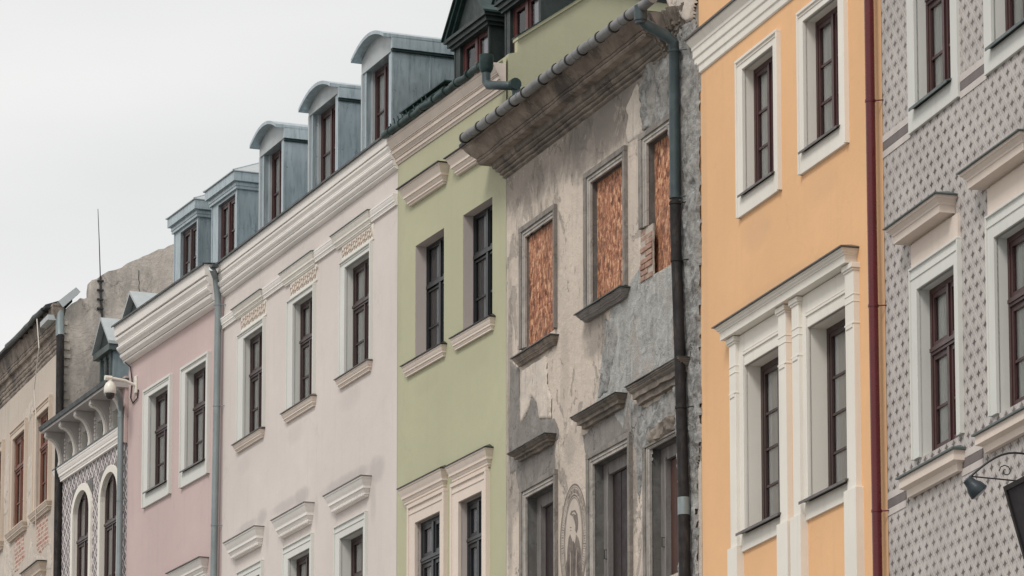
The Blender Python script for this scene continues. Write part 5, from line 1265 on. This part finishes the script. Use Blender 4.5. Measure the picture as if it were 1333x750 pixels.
# surveillance camera on the pink wall
fr = PIN; A = lambda x, y, d: (fr.at(x, y, d)[0], d, fr.at(x, y, d)[1])
base = A(178, 501, 0)
cc = thing('security_camera', 'white dome security camera on an arm fixed to the pink wall', 'security camera', fr, *base)
AR = .44; top = (base[0] - .02, AR, base[2] + .05)
m = MB(base); m.box(base[0] - .055, base[0] + .055, 0, .035, base[2] - .16, base[2] + .16); m.obj('wall_plate', 'cctv', cc, bevel=.01)
m = MB(base); m.tube([(base[0], .03, base[2] - .01), (base[0] - .01, AR * .5, base[2] + .06), (base[0] - .02, AR + .02, base[2] + .08), (base[0] - .02, AR + .14, base[2] + .08)], .028, 10); m.tube([(base[0] - .02, AR + .02, base[2] + .08), (base[0] - .02, AR + .15, base[2] + .08)], .045, 10); m.obj('arm', 'cctv', cc, smooth=True)
cx_, cd_, cz_ = base[0] - .02, AR + .05, base[2] - .10
prof_ = [(.035, .17), (.04, .12), (.075, .09), (.105, .03), (.112, -.03), (.112, -.085), (.10, -.10)]
def lathe(mb, c, pr, n=18):
    rings = [[mb.p(c[0] + r_ * math.cos(2 * math.pi * k / n), c[1] + r_ * math.sin(2 * math.pi * k / n), c[2] + z_) for k in range(n)] for r_, z_ in pr]
    for a, b in zip(rings, rings[1:]):
        for k in range(n): mb.f.append([a[k], a[(k + 1) % n], b[(k + 1) % n], b[k]]); mb.mi.append(0)
    mb.f += [rings[0][::-1], rings[-1]]; mb.mi += [0, 0]
m = MB(base); lathe(m, (cx_, cd_, cz_), prof_); m.obj('housing', 'cctv', cc, smooth=True)
m = MB(base); lathe(m, (cx_, cd_, cz_ - .10), [(.085, .0), (.084, -.03), (.07, -.07), (.04, -.10), (.01, -.11)]); m.obj('dome', 'cctv_glass', cc, smooth=True)
m = MB(base); m.tube([A(163, 472, .10), A(170, 478, .04), A(172, 497, .02), A(170, 518, .02), A(173, 525, .02), A(179, 518, .02), A(180, 507, .02)], .012, 6); m.obj('cable', 'iron', cc)
# sign on its bracket with a lamp, at the right edge
fr = SGR; A = lambda x, y, d: (fr.at(x, y, d)[0], d, fr.at(x, y, d)[1])
D0 = .55
tl = A(1308, 634, D0); zt = tl[2]; s0 = tl[0]; s1 = s0 + 1.7
zbt = fr.at(1333, 722, .28)[1] - 0; drop = .95
sg = thing('shop_sign', 'dark tilted sign board with a brown frame hanging at the right edge', 'sign', fr, s0, 0, zt)
o3 = (s0, 0, zt)
def tilt(s, z, off=0):                               # board leans: its foot nearer the wall
    k = (zt - z) / drop; return (s, D0 - .27 * k + off, z)
m = MB(o3); zb_ = zt - drop
m.loft([tilt(s0 + .04, zt - .04, 0), tilt(s1 - .04, zt - .04, 0), tilt(s1 - .04, zb_ + .04, 0), tilt(s0 + .04, zb_ + .04, 0)], [tilt(s0 + .04, zt - .04, -.03), tilt(s1 - .04, zt - .04, -.03), tilt(s1 - .04, zb_ + .04, -.03), tilt(s0 + .04, zb_ + .04, -.03)]); m.obj('board', 'sign_face', sg)
for (a0, a1, c0, c1) in ((s0, s0 + .045, zb_, zt), (s1 - .045, s1, zb_, zt), (s0 + .045, s1 - .045, zt - .045, zt), (s0 + .045, s1 - .045, zb_, zb_ + .045)):
    m = MB(o3); m.loft([tilt(a0, c0, .02), tilt(a1, c0, .02), tilt(a1, c1, .02), tilt(a0, c1, .02)], [tilt(a0, c0, -.04), tilt(a1, c0, -.04), tilt(a1, c1, -.04), tilt(a0, c1, -.04)]); m.obj('frame_rail', 'sign_frame', sg)
for s in (s0 + .3, s1 - .3):
    m = MB(o3); m.tube([(s, 0, zt + .05), tilt(s, zt - .05, -.03)], .014, 6); m.tube([(s, 0, zb_ + .1), tilt(s, zb_ + .05, -.03)], .014, 6); m.obj('stay', 'iron', sg)
LD = 1.0; e = A(1262, 620, LD)
wz = e[2] - .02; sw = e[0]
bs = (sw, 0, wz)
lp = thing('sign_lamp', 'small dark blue lamp head on a curved iron arm above the sign', 'lamp', fr, *bs)
m = MB(bs); m.tube([(sw, 0, wz - .02), (sw, LD * .5, wz), (sw, LD, e[2])], .0085, 6); m.obj('rod', 'iron', lp)
m = MB(bs); m.tube([(sw, LD + .03 - (LD + .03) * (k / 14), e[2] - .04 + .30 * math.sin(min(1, k / 7) * math.pi / 2) - (.12 * max(0, (k - 7) / 7) ** 2)) for k in range(15)], .011, 8); m.obj('arm', 'iron', lp, smooth=True)
m = MB(bs); m.tube([(sw, LD * .62 + .07 * math.cos(k * .7) * (1 - k / 14), wz + .09 + .07 * math.sin(k * .7) * (1 - k / 14)) for k in range(12)], .006, 6); m.obj('scroll', 'iron', lp)
m = MB(bs); m.box(sw - .05, sw + .05, 0, .02, wz - .12, wz + .25); m.obj('wall_plate', 'iron', lp)
hc = Vector(A(1268, 634, LD)); ax = Vector((.10, -.55, -.62)).normalized(); u = ax.orthogonal().normalized(); w = ax.cross(u)
def cone(mb, pr, n=16):
    rings = [[mb.p(*(hc + ax * z_ + (u * math.cos(2 * math.pi * k / n) + w * math.sin(2 * math.pi * k / n)) * r_)) for k in range(n)] for r_, z_ in pr]
    for a, b in zip(rings, rings[1:]):
        for k in range(n): mb.f.append([a[k], a[(k + 1) % n], b[(k + 1) % n], b[k]]); mb.mi.append(0)
    mb.f += [rings[0][::-1], rings[-1]]; mb.mi += [0, 0]
m = MB(bs); cone(m, [(.03, -.11), (.05, -.10), (.06, -.04), (.085, .0), (.10, .07), (.098, .08)]); m.obj('lamp_shade', 'lamp_shell', lp, smooth=True)
m = MB(bs); cone(m, [(.090, .078), (.085, .09), (.03, .10)]); m.obj('lamp_glass', 'lens', lp, smooth=True)
m = MB(bs); m.tube([(sw, LD + .03, e[2] - .04), tuple(hc - ax * .10)], .014, 6); m.obj('bracket', 'iron', lp)
